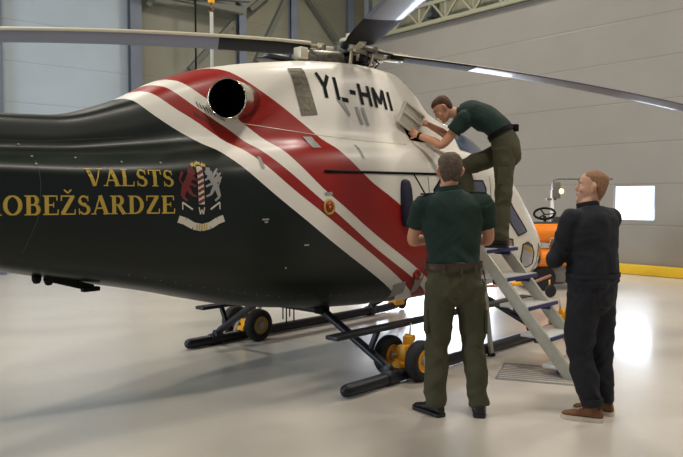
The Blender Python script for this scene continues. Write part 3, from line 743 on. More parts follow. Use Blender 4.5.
# yellow kerb along the base of the right wall
bm = B(); beam(bm, A0+D2*TS-D1*.12+Vector((0,0,.10)), A0+D2*3.6-D1*.12+Vector((0,0,.10)), .16, .20, up=(0,0,1), bev=.03)
tag(obj('kerb_rail', bm, mat('yellow_kerb_paint', (232,190,40), .35, var=.05), None, True, 40), 'bright yellow kerb rail along the foot of the right wall', 'kerb')
# ---- floor drain
root = empty('floor_drain', (1.72, 5.99, 0), R(-20)); tag(root, 'slatted blue-grey drain cover set in the floor at the ladder foot', 'drain cover')
bm = B()
for a, b2 in (((-.34,-.30),(.34,-.30)),((-.34,.30),(.34,.30)),((-.34,-.30),(-.34,.30)),((.34,-.30),(.34,.30))): beam(bm, (*a,.001), (*b2,.001), .02, .005)
obj('drain_frame', bm, M['alu'], root, False)
SL = mat('drain_slat_grey', (150,148,144), .4, .1)
for k in range(9):
    bm = B(); beam(bm, (-.33,-.26+.065*k,.001), (.33,-.26+.065*k,.001), .026, .004); obj('slat', bm, SL, root, False)
# ------------------------------------------------------------------ step ladder
LB = Vector((1.93, 5.79, 0)); LD = empty('step_ladder', LB, R(47.5))    # local x along the treads, y towards the helicopter
tag(LD, 'aluminium step ladder with wide blue-edged treads leaning beside the helicopter', 'ladder')
run = .866; TW = .43; TL = .56   # horizontal run per metre rise
TRD = mat('pale_tread', (206,206,204), .3, .1)
ALP = mat('dull_aluminium', (176,174,160), .42, .35, var=.06, vscale=15)
for x in (0, TW):
    bm = B(); beam(bm, (x, 0, 0), (x, 1.30*run, 1.30), .035, .105, up=(0,0,1), bev=.004)
    obj('side_rail', bm, ALP, LD, angle=40)
for z in (.08, .32, .56, .80, 1.04):
    bm = B(); box(bm, (TL/2-.01, z*run+.06, z), (TL, .28, .03), bev=.004); t_ = obj('tread', bm, TRD, LD, angle=40)
    bm = B(); box(bm, (TL/2-.01, z*run-.086, z-.008), (TL, .012, .032), bev=.003); obj('tread_edge', bm, M['blue'], t_, angle=40)
    for s in (0.018, TW-.018):
        bm = B(); box(bm, (s, z*run+.0, z-.025), (.012, .16, .07), bev=.003); obj('tread_bracket', bm, M['blue'], t_, angle=40)
bm = B(); box(bm, (TW/2, 1.28*run+.06, 1.28), (TW+.03, .26, .035), bev=.005); pf = obj('platform', bm, ALP, LD, angle=40)
for x in (0, TW-.10):
    bm = B(); beam(bm, (x, 1.12, 1.27), (x, .96, 0), .03, .05, bev=.004); lg = obj('support_leg', bm, ALP, LD, angle=40)
    bm = B(); box(bm, (x, .96, .015), (.05, .06, .03), bev=.005); obj('rubber_foot', bm, M['rubber'], lg, angle=40)
for z in (.35, .9):
    bm = B(); beam(bm, (0, .96+.125*z, z), (TW-.10, .96+.125*z, z), .02, .03); obj('cross_brace', bm, ALP, LD, False)
# ------------------------------------------------------------------ orange tug and lamp pole behind
ORG = mat('orange_paint', (236,128,18), .35); GRY = mat('tug_grey', (120,116,112), .5, var=.1)
tg = empty('aircraft_tug', (3.75, 11.9, 0), R(8)); tag(tg, 'orange and grey towing vehicle with black steering wheel behind the nose', 'tug')
bm = B(); box(bm, (0,0,.32), (1.5,.8,.40), bev=.06); box(bm, (.45,0,.62), (.5,.6,.3), bev=.05); obj('chassis', bm, GRY, tg, angle=40)
for z in (.95, .55):
    bm = B(); cyl(bm, (-.86,-.42,z), (.6,-.42,z), .15, 24, bev=.04); d = obj('drum', bm, ORG, tg, angle=50)
bm = B(); box(bm, (-.1,-.44,.75), (1.3,.06,.09), bev=.01); lab = obj('label_strip', bm, mat('grey_white_strip', (190,188,182), .4), tg, angle=40)
bm = B(); box(bm, (-.40,-.475,.765), (.09,.006,.018)); box(bm, (-.40,-.475,.735), (.02,.006,.06)); box(bm, (-.60,-.475,.75), (.06,.006,.012)); obj('label_letter', bm, M['black'], lab, False)
bm = B(); tube(bm, [(-.30,-.1,.75),(-.36,-.1,1.22)], .025, 10); sc_ = obj('steering_column', bm, M['black'], tg)
Mx = axisM((-.36,-.1,1.26),(-.25,-.45,.85)); bm = B(); tube(bm, [Mx @ Vector((.17*math.cos(a*PI/12), .17*math.sin(a*PI/12), 0)) for a in range(24)], .02, 8, closed=True)
for a in range(3): tube(bm, [Mx @ Vector((0,0,-.02)), Mx @ Vector((.16*math.cos(a*2.1), .16*math.sin(a*2.1), 0))], .012, 6)
obj('steering_wheel', bm, M['black'], sc_)
bm = B(); box(bm, (-.45,-.25,1.10), (.45,.3,.05), bev=.015); box(bm, (-.2,-.2,1.15), (.14,.16,.12), bev=.02); obj('dashboard', bm, mat('tug_dark_plastic', (58,62,56), .5), tg, angle=40)
for x in (-.5, .5):
    for y in (-.40, .40): obj('wheel', lathe(B(), [(0,-.05),(.10,-.07),(.19,-.06),(.21,0),(.19,.06),(.10,.07),(0,.05)], axisM((x,y,.21),(0,1,0)), 24), M['rubber'], tg, angle=50)
bm = B(); box(bm, (.45,0,.85), (.4,.45,.1), bev=.03); box(bm, (.62,0,1.08), (.1,.45,.4), bev=.03); obj('seat', bm, M['black'], tg, angle=40)
lp = empty('work_lamp', (3.79, 12.6, 0)); tag(lp, 'white pole with a work lamp standing behind the steering wheel', 'lamp')
obj('pole', cyl(B(), (0,0,.03), (0,0,1.66), .035, 12), mat('white_pole', (215,215,212), .35), lp)
obj('base', lathe(B(), [(.24,0),(.24,.03),(.05,.06),(0,.06)]), M['dark'], lp, angle=40)
bm = B(); box(bm, (.06,-.02,1.66), (.14,.12,.30), bev=.03); box(bm, (-.02,0,1.50), (.18,.06,.04), bev=.01); obj('lamp_head', bm, mat('lamp_head_grey', (110,108,100), .4), lp, angle=40)
obj('lamp_lens', sph(B(), (.14,-.06,1.64), .05, 12), mat('warm_lens', (255,235,180), .3, emit=(255,225,150), estr=2.), lp)
obj('arm', tube(B(), [(0,0,1.60),(.02,0,1.84),(.12,0,1.86),(1.1,.05,1.86)], .012, 8), M['mech'], lp)

# ------------------------------------------------------------------ light, world, camera
def area(name, loc, target, size, power, col, sy=None, spread=None):
    l = bpy.data.lights.new(name, 'AREA'); l.energy = power; l.color = col; l.size = size
    if sy: l.shape = 'RECTANGLE'; l.size_y = sy
    if spread: l.spread = R(spread)
    o = bpy.data.objects.new(name, l); C.objects.link(o); o.location = loc
    o.rotation_euler = (Vector(target)-Vector(loc)).to_track_quat('-Z', 'Y').to_euler(); return o
WARM = (1, .93, .83)
for x, y in ((-5,3),(1.5,3),(8,3),(-5,9),(2,9.5),(8,9),(0,15)):
    area('ceiling_lamp', (x,y,8.2), (x,y,0), .9, 225, WARM, .9)
# daylight through the wall windows
for (t0, t1, z0, z1) in WIN:
    p = A0+D2*((t0+t1)/2)-D1*.02+Vector((0,0,(z0+z1)/2))
    area('window_daylight', p, p-D1*3-Vector((0,0,.8)), t1-t0, 12 if t0 < 1 else 120, (.78,.87,1), z1-z0)
area('left_wall_cool_fill', (-11, 2, 3.2), (-7, 13, 3.2), 4, 900, (.74,.88,1), 5)  # added cool light out of view to brighten the left wall; no door built
w = bpy.data.worlds.new('w'); bpy.context.scene.world = w; w.use_nodes = True
w.node_tree.nodes['Background'].inputs[0].default_value = (.75,.82,1,1); w.node_tree.nodes['Background'].inputs[1].default_value = .35
cam = bpy.data.cameras.new('camera'); cam.lens = 700/683*36; cam.sensor_width = 36; cam.clip_start = .1
co = bpy.data.objects.new('camera', cam); C.objects.link(co); co.location = (0,0,1.52); co.rotation_euler = (PI/2-math.atan(30.5/700), 0, 0)
sc = bpy.context.scene; sc.camera = co
sc.view_settings.view_transform = 'Standard'; sc.view_settings.look = 'None'; sc.view_settings.gamma = 1; sc.view_settings.use_curve_mapping = False
sc.view_settings.exposure = 0.
# ------------------------------------------------------------------ people
V = Vector
SKIN = mat('skin', (206,150,118), .55, var=.06, vscale=8); SKIN2 = mat('skin_pale', (205,156,126), .55, var=.06, vscale=8)
POLO = mat('dark_green_polo', (19,44,36), .85, var=.10, vscale=5, bump=.25, bscale=250)
OLIVE = mat('olive_trousers', (70,68,46), .85, var=.12, vscale=6, bump=.3, bscale=220)
NAVY = mat('navy_coverall', (17,19,27), .85, var=.15, vscale=6, bump=.3, bscale=220)
LEATH = mat('brown_leather', (62,44,32), .5, var=.15, vscale=30); BOOT = mat('black_boot', (20,20,21), .45)
SUEDE = mat('tan_suede', (116,74,44), .75, var=.15, vscale=25); SOLE = mat('off_white_sole', (206,196,174), .6)
HAIR1 = mat('grey_brown_hair', (92,76,60), .8, var=.35, vscale=60, bump=.8, bscale=180); HAIR2 = mat('brown_hair', (84,56,34), .75, var=.3, vscale=60, bump=.8, bscale=180)
HAIR3 = mat('light_buzz_hair', (146,108,78), .8, var=.2, vscale=70, bump=.5, bscale=220)
EYEW = mat('eye_white', (225,220,210), .3); EYED = mat('eye_iris', (50,40,34), .3); LIP = mat('lips', (170,100,84), .5)
def ering(c, x, y, rx, ry, n=20, e=2.3):
    out = []
    for j in range(n):
        a = 2*PI*j/n; ca, sa = math.cos(a), math.sin(a)
        out.append(c+x*rx*math.copysign(abs(ca)**(2/e), ca)+y*ry*math.copysign(abs(sa)**(2/e), sa))
    return out
def bez(pts, t):
    pts = [V(p) for p in pts]
    while len(pts) > 1: pts = [a.lerp(b2, t) for a, b2 in zip(pts[:-1], pts[1:])]
    return pts[0]
def torso(bm, spine, lats, table, inflate=0., f0=0., f1=1.):
    """spine: bezier points, lats: lateral vectors bottom/top, table of (fraction, half width, half depth, forward shift)"""
    rs = []; k = 22
    for i in range(k+1):
        t = f0+(f1-f0)*i/k; c = bez(spine, t); d = (bez(spine, min(1, t+.02))-bez(spine, max(0, t-.02))).normalized()
        l = V(lats[0]).lerp(V(lats[1]), t); l = (l-d*l.dot(d)).normalized(); f = d.cross(l)*-1     # lateral = person's right ; forward
        f = l.cross(d)*-1
        xs = [r[0] for r in table]
        hw = hermite(t, xs, [r[1] for r in table])+inflate; hd = hermite(t, xs, [r[2] for r in table])+inflate; sh = hermite(t, xs, [r[3] for r in table])
        rs.append(ering(c+f*sh, l, f, hw, hd))
    return rings_mesh(bm, rs)
def limb(bm, pts, rad, sub=5, n=14):
    P = crom([(*p,) for p in pts], sub); rr = []
    for i in range(len(P)):
        rr.append(interp(i/sub, list(range(len(rad))), rad))
    return tube(bm, P, rr, n, dome=True)
HEADR = [(-.118,.020,.080,.040),(-.108,.036,.090,.018),(-.088,.050,.093,-.010),(-.055,.060,.092,-.045),(-.022,.067,.090,-.074),(.010,.071,.086,-.088),
         (.034,.073,.092,-.096),(.062,.074,.088,-.096),(.088,.066,.070,-.084),(.106,.048,.042,-.058),(.117,.020,.012,-.024)]
class Head:
    def __init__(s, c, f, up, k=1.):
        s.c = V(c); s.f = V(f).normalized(); u = V(up); s.r = s.f.cross(u).normalized(); s.u = s.r.cross(s.f); s.k = k
    def P(s, x, y, z): return s.c+(s.r*x+s.f*y+s.u*z)*s.k
    def add(s, bm, neck, rneck):
        rs = []
        for z, hw, yf, yb in HEADR:
            rs.append(ering(s.P(0, (yf+yb)/2, z), s.r*s.k, s.f*s.k, hw, (yf-yb)/2, 24, 2.25))
        rings_mesh(bm, rs)
        tube(bm, [s.P(0,.086,.030), s.P(0,.098,.008), s.P(0,.108,-.014), s.P(0,.100,-.026)], [.008*s.k,.010*s.k,.014*s.k,.010*s.k], 10, dome=True)
        tube(bm, [s.P(-.045,.074,.034), s.P(-.018,.090,.034), s.P(.018,.090,.034), s.P(.045,.074,.034)], .009*s.k, 8, dome=True)
        sph(bm, s.P(0,.082,-.098), .022*s.k, 12)
        for q in (-1, 1):
            sph(bm, s.P(q*.042,.062,-.022), .024*s.k, 12)
            tube(bm, [s.P(q*.072,-.012,-.028), s.P(q*.079,-.014,-.012), s.P(q*.083,-.018,.010), s.P(q*.080,-.012,.024)], [.010,.013,.016,.010], 10, dome=True)
        tube(bm, [s.P(-.022,.088,-.056), s.P(0,.094,-.055), s.P(.022,.088,-.056)], .008*s.k, 8, dome=True)
        limb(bm, [s.P(0,-.012,.0), s.P(0,-.022,-.05), V(neck)], [rneck*.9, rneck, rneck*1.12])
    def dent(s, me):
        for v in me.vertices:
            for q in (-1, 1):
                d = (v.co-s.P(q*.030,.088,.012)).length
                if d < .04: v.co -= s.f*.010*math.exp(-(d/.016)**2)
            d = v.co-s.P(0,.094,-.056)
            if abs(d.dot(s.u)) < .004 and abs(d.dot(s.r)) < .024: v.co -= s.f*.003
    def extras(s, parent, hairm, rings, jitter=.003, vox=.006, cuts=None):
        for q in (-1, 1):
            e = obj('eye', sph(B(), s.P(q*.030,.071,.010), .0115, 14), EYEW, parent)
            obj('iris', sph(B(), s.P(q*.030,.0772,.010), .0062, 10), EYED, e)
        obj('lips', tube(B(), [s.P(-.020,.0905,-.0565), s.P(0,.0985,-.0555), s.P(.020,.0905,-.0565)], [.003,.005,.003], 8, dome=True), LIP, parent)
        for q in (-1, 1):
          bm = B(); tube(bm, [s.P(q*.046,.082,.036), s.P(q*.030,.094,.041), s.P(q*.014,.098,.038)], .0028, 6, dome=True)
          obj('eyebrow', bm, hairm, parent)
        bm = B(); rings_mesh(bm, [ering(s.P(0,(yf+yb)/2,z), s.r*s.k, s.f*s.k, hw, (yf-yb)/2, 28, 2.3) for z, hw, yf, yb in rings])
        me = remesh(bm, vox, 3)
        N = [v.normal.copy() for v in me.vertices]
        for v, nn in zip(me.vertices, N):
            v.co = v.co+nn*(noise.noise(v.co*70)*jitter+noise.noise(v.co*160)*jitter*.6)
        obj('hair', me, hairm, parent)
def hand(bm, w, d, n, side, curl=.5, k=1.):
    """w wrist, d finger direction, n palm normal (towards what is held), side +1/-1 where the thumb lies along d x n"""
    w = V(w); d = V(d).normalized(); n = V(n); n = (n-d*n.dot(d)).normalized(); s = d.cross(n)*side
    rs = [ering(w+d*t*k, s, n, hw*k, hh*k, 14, 2.4) for t, hw, hh in ((-.03,.026,.021),(0,.027,.019),(.03,.036,.018),(.065,.041,.016),(.092,.040,.013))]
    rings_mesh(bm, rs)
    for i, (o, L) in enumerate(((.030,.070),(.010,.080),(-.011,.074),(-.030,.058))):
        p = w+d*.082*k+s*o*k; a = 0; P = [p-d*.02*k, p]
        for j, f in enumerate((.45,.32,.26)):
            a += curl*(.55, .85, .6)[j]*(1+.06*i); p = p+(d*math.cos(a)+n*math.sin(a))*L*f*k; P.append(p)
        tube(bm, P, [.0095*k,.0095*k,.009*k,.0082*k,.0070*k], 8, dome=True)
    p = w+d*.022*k+s*.028*k; P = [p-s*.012*k, p, p+(d*.6+s*.7+n*.25)*.036*k, p+(d*.6+s*.7+n*.25)*.036*k+(d*.85+s*.15+n*.45)*.030*k, p+(d*.6+s*.7+n*.25)*.036*k+(d*.85+s*.1+n*.6)*.052*k]
    tube(bm, P, [.013*k,.0125*k,.011*k,.0095*k,.008*k], 8, dome=True)
def wrinkle(me, amp, fn=None, sc=9., seed=0.):
    N = [v.normal.copy() for v in me.vertices]; P = [v.co.copy() for v in me.vertices]; out = []
    for c, n in zip(P, N):
        w = noise.noise(c*3+V((seed, 0, 0)))*.12
        q = V((c.x*6+seed, c.y*6, (c.z+w*1.6+.7*c.x)*8.5)); q2 = V((c.x*9, c.y*9+seed, (c.z-w-.9*c.x+.4*c.y)*17))
        a = amp*(1+2.0*(fn(c) if fn else 0))
        f = .7*noise.noise(c*sc+V((seed, seed*.7, 0)))+.75*(.6-2*abs(noise.noise(q)))*.7+.25*noise.noise(q2)
        out += list(c+n*(a*f))
    me.vertices.foreach_set('co', out); me.update()
def near(joints, r=.12):
    J = [V(j) for j in joints]
    return lambda c: max(math.exp(-((c-j).length/r)**2) for j in J)
def shoe(root, ankle, toe, z0, up, solem, hgt=.10, k=1.):
    """ankle point, toe direction on the ground, z0 the ground height"""
    a = V((ankle[0], ankle[1], z0)); t = V((toe[0], toe[1], 0)).normalized(); l = t.cross(V((0,0,1)))
    prof = [(-.075,.022,.03,.045),(-.065,.034,.03,.085),(-.03,.039,.03,.105),(.02,.038,.03,.105),(.06,.038,.03,.080),(.11,.045,.03,.062),(.155,.046,.03,.052),(.19,.036,.03,.044),(.205,.016,.03,.036)]
    rs = [ering(a+t*x*k+V((0,0,.022+(h-.022)/2)), l, V((0,0,1)), w*k, (h-.022)/2+.002, 16, 2.6) for x, w, _, h in prof]
    bm = B(); rings_mesh(bm, rs); tube(bm, [a+V((0,0,.05)), a+V((0,0,hgt+.03))], [.042,.044], 14)
    s = obj('shoe', remesh(bm, .006, 3), up, root)
    rs = [ering(a+t*x*k*1.03+V((0,0,z)), l, t, .0001, .0001) for x, z in ()]
    out = [(x*k*1.03, (w+.005)*k) for x, w, _, h in prof]
    ring = [a+t*x+l*w for x, w in out]+[a+t*x-l*w for x, w in out[::-1]]
    bm = B(); rings_mesh(bm, [[p+V((0,0,z)) for p in ring] for z in (.001, .014, .028)])
    obj('sole', bm, solem, s, angle=50)
    bm = B()
    for x in (.03,.05,.07,.09): beam(bm, a+t*x*k+l*.02+V((0,0,.103-(x-.03)*.5)), a+t*x*k-l*.02+V((0,0,.103-(x-.03)*.5)), .006, .006)
    obj('laces', bm, solem if solem is SOLE else BOOT, s)
def band_ring(c, d, x, rx, ry, h, th=.006, n=36, e=2.3):
    d = V(d).normalized(); x = V(x); x = (x-d*x.dot(d)).normalized(); y = d.cross(x); bm = B()
    rs = [ering(V(c)+d*z, x, y, rx+o, ry+o, n, e) for z, o in ((-h/2,0),(-h/2,th),(h/2,th),(h/2,0))]
    return rings_mesh(bm, rs, False, True)
TT = [(0,.170,.120,0),(.12,.178,.125,0),(.28,.165,.115,0),(.45,.165,.115,.005),(.62,.182,.122,.01),(.78,.188,.118,.0),(.88,.150,.095,-.01),(.95,.085,.075,-.01),(1,.062,.062,0)]
def person(label, loc, S):
    """S: spine, lats, hips, knees, ankles, toes, sh, el, wr, hd, hn, hs, head; everything in world axes relative to loc"""
    root = empty('person', loc); tag(root, label, 'person')
    g = S.get('g', 1.); bm = B(); TB = S.get('table', TT)
    torso(bm, S['spine'], S['lats'], TB, -.012)
    for i in (0, 1):
        h, k, a = V(S['hips'][i]), V(S['knees'][i]), V(S['ankles'][i])
        limb(bm, [h, h.lerp(k,.5)+V((0,0,0)), k, k.lerp(a,.35), a], [.080*g,.072*g,.052*g,.052*g,.034*g])
        t = V(S['toes'][i]).normalized(); tube(bm, [a-V((0,0,.02)), a+t*.05-V((0,0,.062)), a+t*.12-V((0,0,.070))], [.030,.022,.016], 10, dome=True)
        s, e, w = V(S['sh'][i]), V(S['el'][i]), V(S['wr'][i])
        limb(bm, [s, s.lerp(e,.4), e, e.lerp(w,.35), w], [.052*g,.046*g,.038*g,.039*g,.025*g])
        hand(bm, w, S['hd'][i], S['hn'][i], S['hs'][i], S['curl'][i])
    H = Head(*S['head']); H.add(bm, S['spine'][-1], S.get('neck', .056))
    me = remesh(bm, .0062, 3, .5); H.dent(me)
    body = obj('body', me, S['skin'], root); H.extras(root, S['hairm'], S['hair'], S.get('hj', .003))
    return root, body, H
def trousers_bm(S, top, g=0., cuff=.095, loose=(.098,.092,.076,.072,.062)):
    bm = B(); torso(bm, S['spine'], S['lats'], S.get('table', TT), .006, 0, top)
    for i in (0, 1):
        h, k, a = V(S['hips'][i]), V(S['knees'][i]), V(S['ankles'][i]); fwd = V(S['toes'][i]).normalized()
        end = a+(a-k).normalized()*(-.0)+V((0,0,S.get('hem', -.03)))
        P = crom([h, h.lerp(k,.5), k, k.lerp(a,.45), end], 6)
        tube(bm, P, [interp(j/6, [0,1,2,3,4], list(loose)) for j in range(len(P))], 18)
    c = V(S['spine'][0]); sph(bm, c-V((0,0,.0)), .10, 16, (1.35,1.05,.9))
    return bm
def shirt_bm(S, f0, sleeve, rs=(.070,.068,.064), inf=.010):
    bm = B(); torso(bm, S['spine'], S['lats'], S.get('table', TT), inf, f0, .965)
    for i in (0, 1):
        s, e = V(S['sh'][i]), V(S['el'][i]); c = bez(S['spine'], .84)
        limb(bm, [c.lerp(s,.45)+V((0,0,.0)), s], [.075, .070], 3, 16)
        tube(bm, [s, s.lerp(e, sleeve*.5), s.lerp(e, sleeve)], rs, 18)
    return bm
def collar(root, S, m, h=.035, r=.066):
    c = bez(S['spine'], .955); d = bez(S['spine'], 1.)-bez(S['spine'], .92)
    return obj('collar', band_ring(c+d.normalized()*.018, d, S['lats'][1], r+.004, r, h, .012, 28, 2), m, root, angle=50)
def belt(root, S, t, m=LEATH, infl=.022, h=.042):
    xs = [r[0] for r in TT]; c = bez(S['spine'], t); d = bez(S['spine'], t+.03)-bez(S['spine'], t-.03)
    TB = S.get('table', TT)
    l = V(S['lats'][0]); dn = d.normalized(); l = (l-dn*l.dot(dn)).normalized(); f = -(l.cross(dn))
    sh = hermite(t, xs, [r[3] for r in TB])
    return obj('belt', band_ring(c+f*sh, d, l, hermite(t, xs, [r[1] for r in TB])+infl-.004, hermite(t, xs, [r[2] for r in TB])+infl-.004, h, .006), m, root, angle=50)

# ---- man A: green polo, seen from behind
LOCA = (.79, 4.86, 0)
SA = dict(spine=[(-.005,0,.86),(-.01,-.02,1.10),(-.02,.01,1.38),(-.045,.01,1.595)], lats=[(1,0,0),(1,.0,.02)],
 hips=[(-.10,0,.93),(.105,0,.93)], knees=[(-.115,.02,.50),(.135,.02,.50)], ankles=[(-.135,-.01,.10),(.175,-.02,.10)], toes=[(-.55,.8,0),(.18,1,0)],
 sh=[(-.222,0,1.475),(.190,0,1.485)], el=[(-.285,.11,1.225),(.255,.11,1.23)], wr=[(-.10,.33,1.20),(.08,.33,1.20)],
 hd=[(.8,.5,0),(-.8,.5,.1)], hn=[(0,.3,1),(0,.3,1)], hs=[-1,1], curl=[.6,.6], head=((-.035,.025,1.705),(.05,1,-.08),(0,.05,1),1.05), skin=SKIN, hairm=HAIR1, g=1.05,
 table=[(0,.172,.125,0),(.12,.182,.132,0),(.28,.172,.122,0),(.45,.178,.122,.005),(.62,.200,.130,.01),(.78,.205,.122,.0),(.88,.160,.098,-.01),(.95,.088,.078,-.01),(1,.064,.064,0)],
 hair=[(-.075,.046,-.045,-.070),(-.05,.062,-.038,-.082),(-.015,.072,-.022,-.094),(.02,.078,-.005,-.102),(.05,.080,.070,-.106),(.078,.078,.088,-.100),(.102,.064,.066,-.084),(.122,.036,.030,-.050),(.128,.012,.008,-.022)])
RA, BA, HA = person('man in dark green polo and olive trousers with brown belt, seen from behind', LOCA, SA)
me = remesh(trousers_bm(SA, .30, loose=(.108,.102,.084,.080,.072)), .008, 6); wrinkle(me, .0095, near([(-.115,0,.5),(.135,0,.5),(-.135,0,.14),(.175,0,.14),(0,-.1,.84)]), seed=3)
TA = obj('trousers', me, OLIVE, RA)
me = remesh(shirt_bm(SA, .245, .62, (.080,.078,.076)), .008, 6); wrinkle(me, .0085, near([(0,-.1,1.12),(-.15,0,1.4),(.15,0,1.4)]), seed=8); SHA = obj('polo_shirt', me, POLO, RA)
collar(RA, SA, POLO, .042, .066); belt(RA, SA, .262, infl=.026)
for i in (0, 1):
    shoe(RA, SA['ankles'][i], SA['toes'][i], 0, BOOT, BOOT)
    sg = -1 if i == 0 else 1
    bm = B(); beam(bm, V(SA['sh'][i])+V((-sg*.10,-.01,.076)), V(SA['sh'][i])+V((sg*.02,-.01,.072)), .05, .012, bev=.004); obj('epaulette', bm, M['navy'], SHA, angle=40)
    k, h = V(SA['knees'][i]), V(SA['hips'][i]); bm = B(); box(bm, k.lerp(h,.38)+V((sg*.088,.0,0)), (.022,.14,.17), bev=.010); obj('cargo_pocket', bm, OLIVE, TA, angle=40)
for x in (-.10, .02, .12):
    bm = B(); box(bm, V((x,-.158,1.035)), (.012,.012,.06)); obj('belt_loop', bm, OLIVE, TA, False)
obj('key_cord', tube(B(), [(.17,-.12,1.03),(.185,-.13,.97),(.18,-.13,.92),(.165,-.13,.97)], .004, 6), M['black'], RA)

# ---- man B: navy coverall, looking left
LOCB = (1.715, 4.77, 0)
rB = V((math.cos(R(30)), math.sin(R(30)), 0)); fB = V((-rB.y, rB.x, 0))
def b_(r, f, z): return tuple(rB*r+fB*f+V((0,0,z)))
SB = dict(spine=[b_(0,0,.80),b_(.0,-.02,1.05),b_(-.02,-.01,1.28),b_(-.02,.03,1.475)], lats=[tuple(rB),tuple(rB)],
 hips=[b_(-.085,0,.87),b_(.085,0,.87)], knees=[b_(-.08,.03,.47),b_(.10,.02,.47)], ankles=[(-.005,-.05,.10),(.125,.10,.10)], toes=[(-.85,.42,0),(-.85,.5,0)],
 sh=[b_(-.195,.01,1.385),b_(.175,0,1.385)], el=[b_(-.235,.10,1.10),b_(.215,.10,1.12)], wr=[b_(-.02,.24,1.16),b_(.0,.27,1.20)],
 hd=[tuple(rB*.9+fB*.2),tuple(-rB*.9+fB*.1)], hn=[tuple(-fB),tuple(-fB)], hs=[1,-1], curl=[.5,.5],
 head=((-.0,.02,1.592),(-.92,.38,.08),(0,0,1),.98), skin=SKIN2, hairm=HAIR3, g=.98, neck=.053, hem=-.0,
 hair=[(-.085,.042,-.040,-.060),(-.055,.061,-.035,-.078),(-.03,.068,-.026,-.088),(.0,.0745,.004,-.097),(.03,.0765,.040,-.1035),(.055,.0785,.060,-.105),(.08,.0755,.074,-.098),(.102,.056,.052,-.072),(.117,.030,.020,-.040),(.122,.010,.006,-.018)], hj=.0015)
RB, BB, HB = person('man in navy coverall and tan shoes looking left, arms folded, right of the ladder', LOCB, SB)
bm = trousers_bm(SB, .5, loose=(.108,.108,.090,.086,.070)); b2 = shirt_bm(SB, .2, 1.0, (.074,.068,.060), .024)
for i in (0, 1): limb(b2, [SB['el'][i], V(SB['el'][i]).lerp(V(SB['wr'][i]),.5), SB['wr'][i]], [.060,.054,.044])
tmp = bpy.data.meshes.new('t'); b2.to_mesh(tmp); b2.free(); bm.from_mesh(tmp)
me = remesh(bm, .008, 6); wrinkle(me, .011, near([b_(-.08,0,.47),b_(.1,0,.47),(-.005,-.05,.16),(.125,.1,.16),b_(0,-.1,.95),b_(-.23,.1,1.1),b_(.21,.1,1.12)]), seed=5)
CV = obj('coverall', me, NAVY, RB); collar(RB, SB, NAVY, .045, .062)
for i in (0, 1):
    shoe(RB, SB['ankles'][i], SB['toes'][i], 0, SUEDE, SOLE, k=.98)
    a = V(SB['ankles'][i]); obj('trouser_cuff', band_ring(a+V((0,0,.035)), (0,0,1), (1,0,0), .060, .060, .05, .012, 24, 2), NAVY, CV, angle=60)
obj('waist_seam', band_ring(bez(SB['spine'], .27), (0,0,1), rB, .193, .145, .030, .004), NAVY, CV, angle=50)

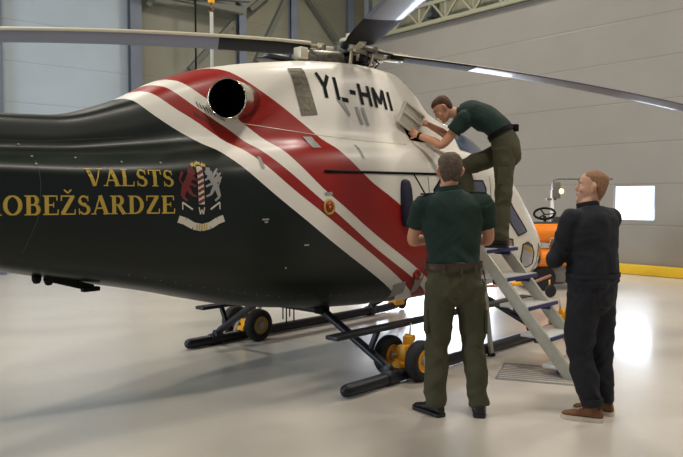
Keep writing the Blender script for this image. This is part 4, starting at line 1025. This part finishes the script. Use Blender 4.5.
# ---- man C: on the ladder, bent forward
LOCC = (1.45, 6.60, 1.055)
def c_(x, y, z): return (x-LOCC[0], y-LOCC[1], z-LOCC[2])
lc = V((.30,.95,0)).normalized()          # his right, away from the camera
SC = dict(spine=[c_(1.57,6.65,1.90),c_(1.56,6.66,2.20),c_(1.36,6.72,2.37),c_(1.13,6.80,2.325)], lats=[tuple(lc),tuple(lc)],
 hips=[c_(1.52,6.57,1.97),c_(1.57,6.74,1.97)], knees=[c_(1.51,6.52,1.56),c_(1.18,6.78,1.80)], ankles=[c_(1.48,6.50,1.155),c_(1.26,6.80,1.395)], toes=[(-.8,.6,0),(-.8,.5,0)],
 sh=[c_(1.16,6.62,2.27),c_(1.23,6.95,2.28)], el=[c_(.955,6.66,2.025),c_(1.07,7.02,2.14)], wr=[c_(.735,6.79,2.125),c_(.86,7.00,2.25)],
 hd=[(-.55,.55,.45),(-.75,.35,.25)], hn=[(.45,.75,-.2),(.2,.6,-.6)], hs=[1,-1], curl=[.75,.8],
 head=(c_(.99,6.83,2.385),(-.72,.12,-.66),(-.66,.1,.74),.96), skin=SKIN, hairm=HAIR2, g=1.06, neck=.052, hem=-.04,
 table=[(0,.165,.120,0),(.12,.172,.125,0),(.28,.160,.112,0),(.45,.165,.112,.0),(.62,.180,.120,.01),(.78,.185,.115,.0),(.88,.150,.095,-.01),(.95,.085,.075,-.01),(1,.060,.060,0)],
 hair=[(-.065,.045,-.045,-.070),(-.04,.064,-.032,-.084),(-.01,.074,-.018,-.096),(.02,.078,.0,-.104),(.05,.081,.040,-.106),(.078,.080,.088,-.102),(.102,.070,.080,-.088),(.124,.046,.050,-.056),(.132,.016,.018,-.026)])
RC, BC, HC = person('man in green polo and olive trousers on the ladder, bending over the helicopter cowling', LOCC, SC)
me = remesh(trousers_bm(SC, .34, loose=(.100,.094,.078,.074,.066)), .008, 6); wrinkle(me, .0095, near([SC['knees'][0],SC['knees'][1],SC['ankles'][0],SC['spine'][0]]), seed=13); TC = obj('trousers', me, OLIVE, RC)
me = remesh(shirt_bm(SC, .28, .52, (.076,.074,.074), .010), .008, 6); wrinkle(me, .0085, near([SC['sh'][0], SC['spine'][1]]), seed=18); obj('polo_shirt', me, POLO, RC)
collar(RC, SC, POLO, .040, .060); bl_ = belt(RC, SC, .30, M['black'], .020, .045)
c = bez(SC['spine'], .30); bm = B(); box(bm, c+V((.115,-.06,.045)), (.05,.07,.07), R(20), bev=.012); obj('belt_pouch', bm, M['black'], bl_, angle=40)
for i in (0, 1): shoe(RC, SC['ankles'][i], SC['toes'][i], SC['ankles'][i][2]-.10, BOOT, BOOT, k=.95)
w = V(SC['wr'][0]); d = w-V(SC['el'][0]); obj('wristwatch', band_ring(w-d.normalized()*.02, d, (0,0,1), .029, .029, .022, .006, 20, 2), M['black'], RC, angle=50)
k, h = V(SC['knees'][0]), V(SC['hips'][0]); bm = B(); box(bm, k.lerp(h,.4)+V((-.02,-.085,0)), (.13,.022,.16), R(10), bev=.01); obj('cargo_pocket', bm, OLIVE, TC, angle=40)
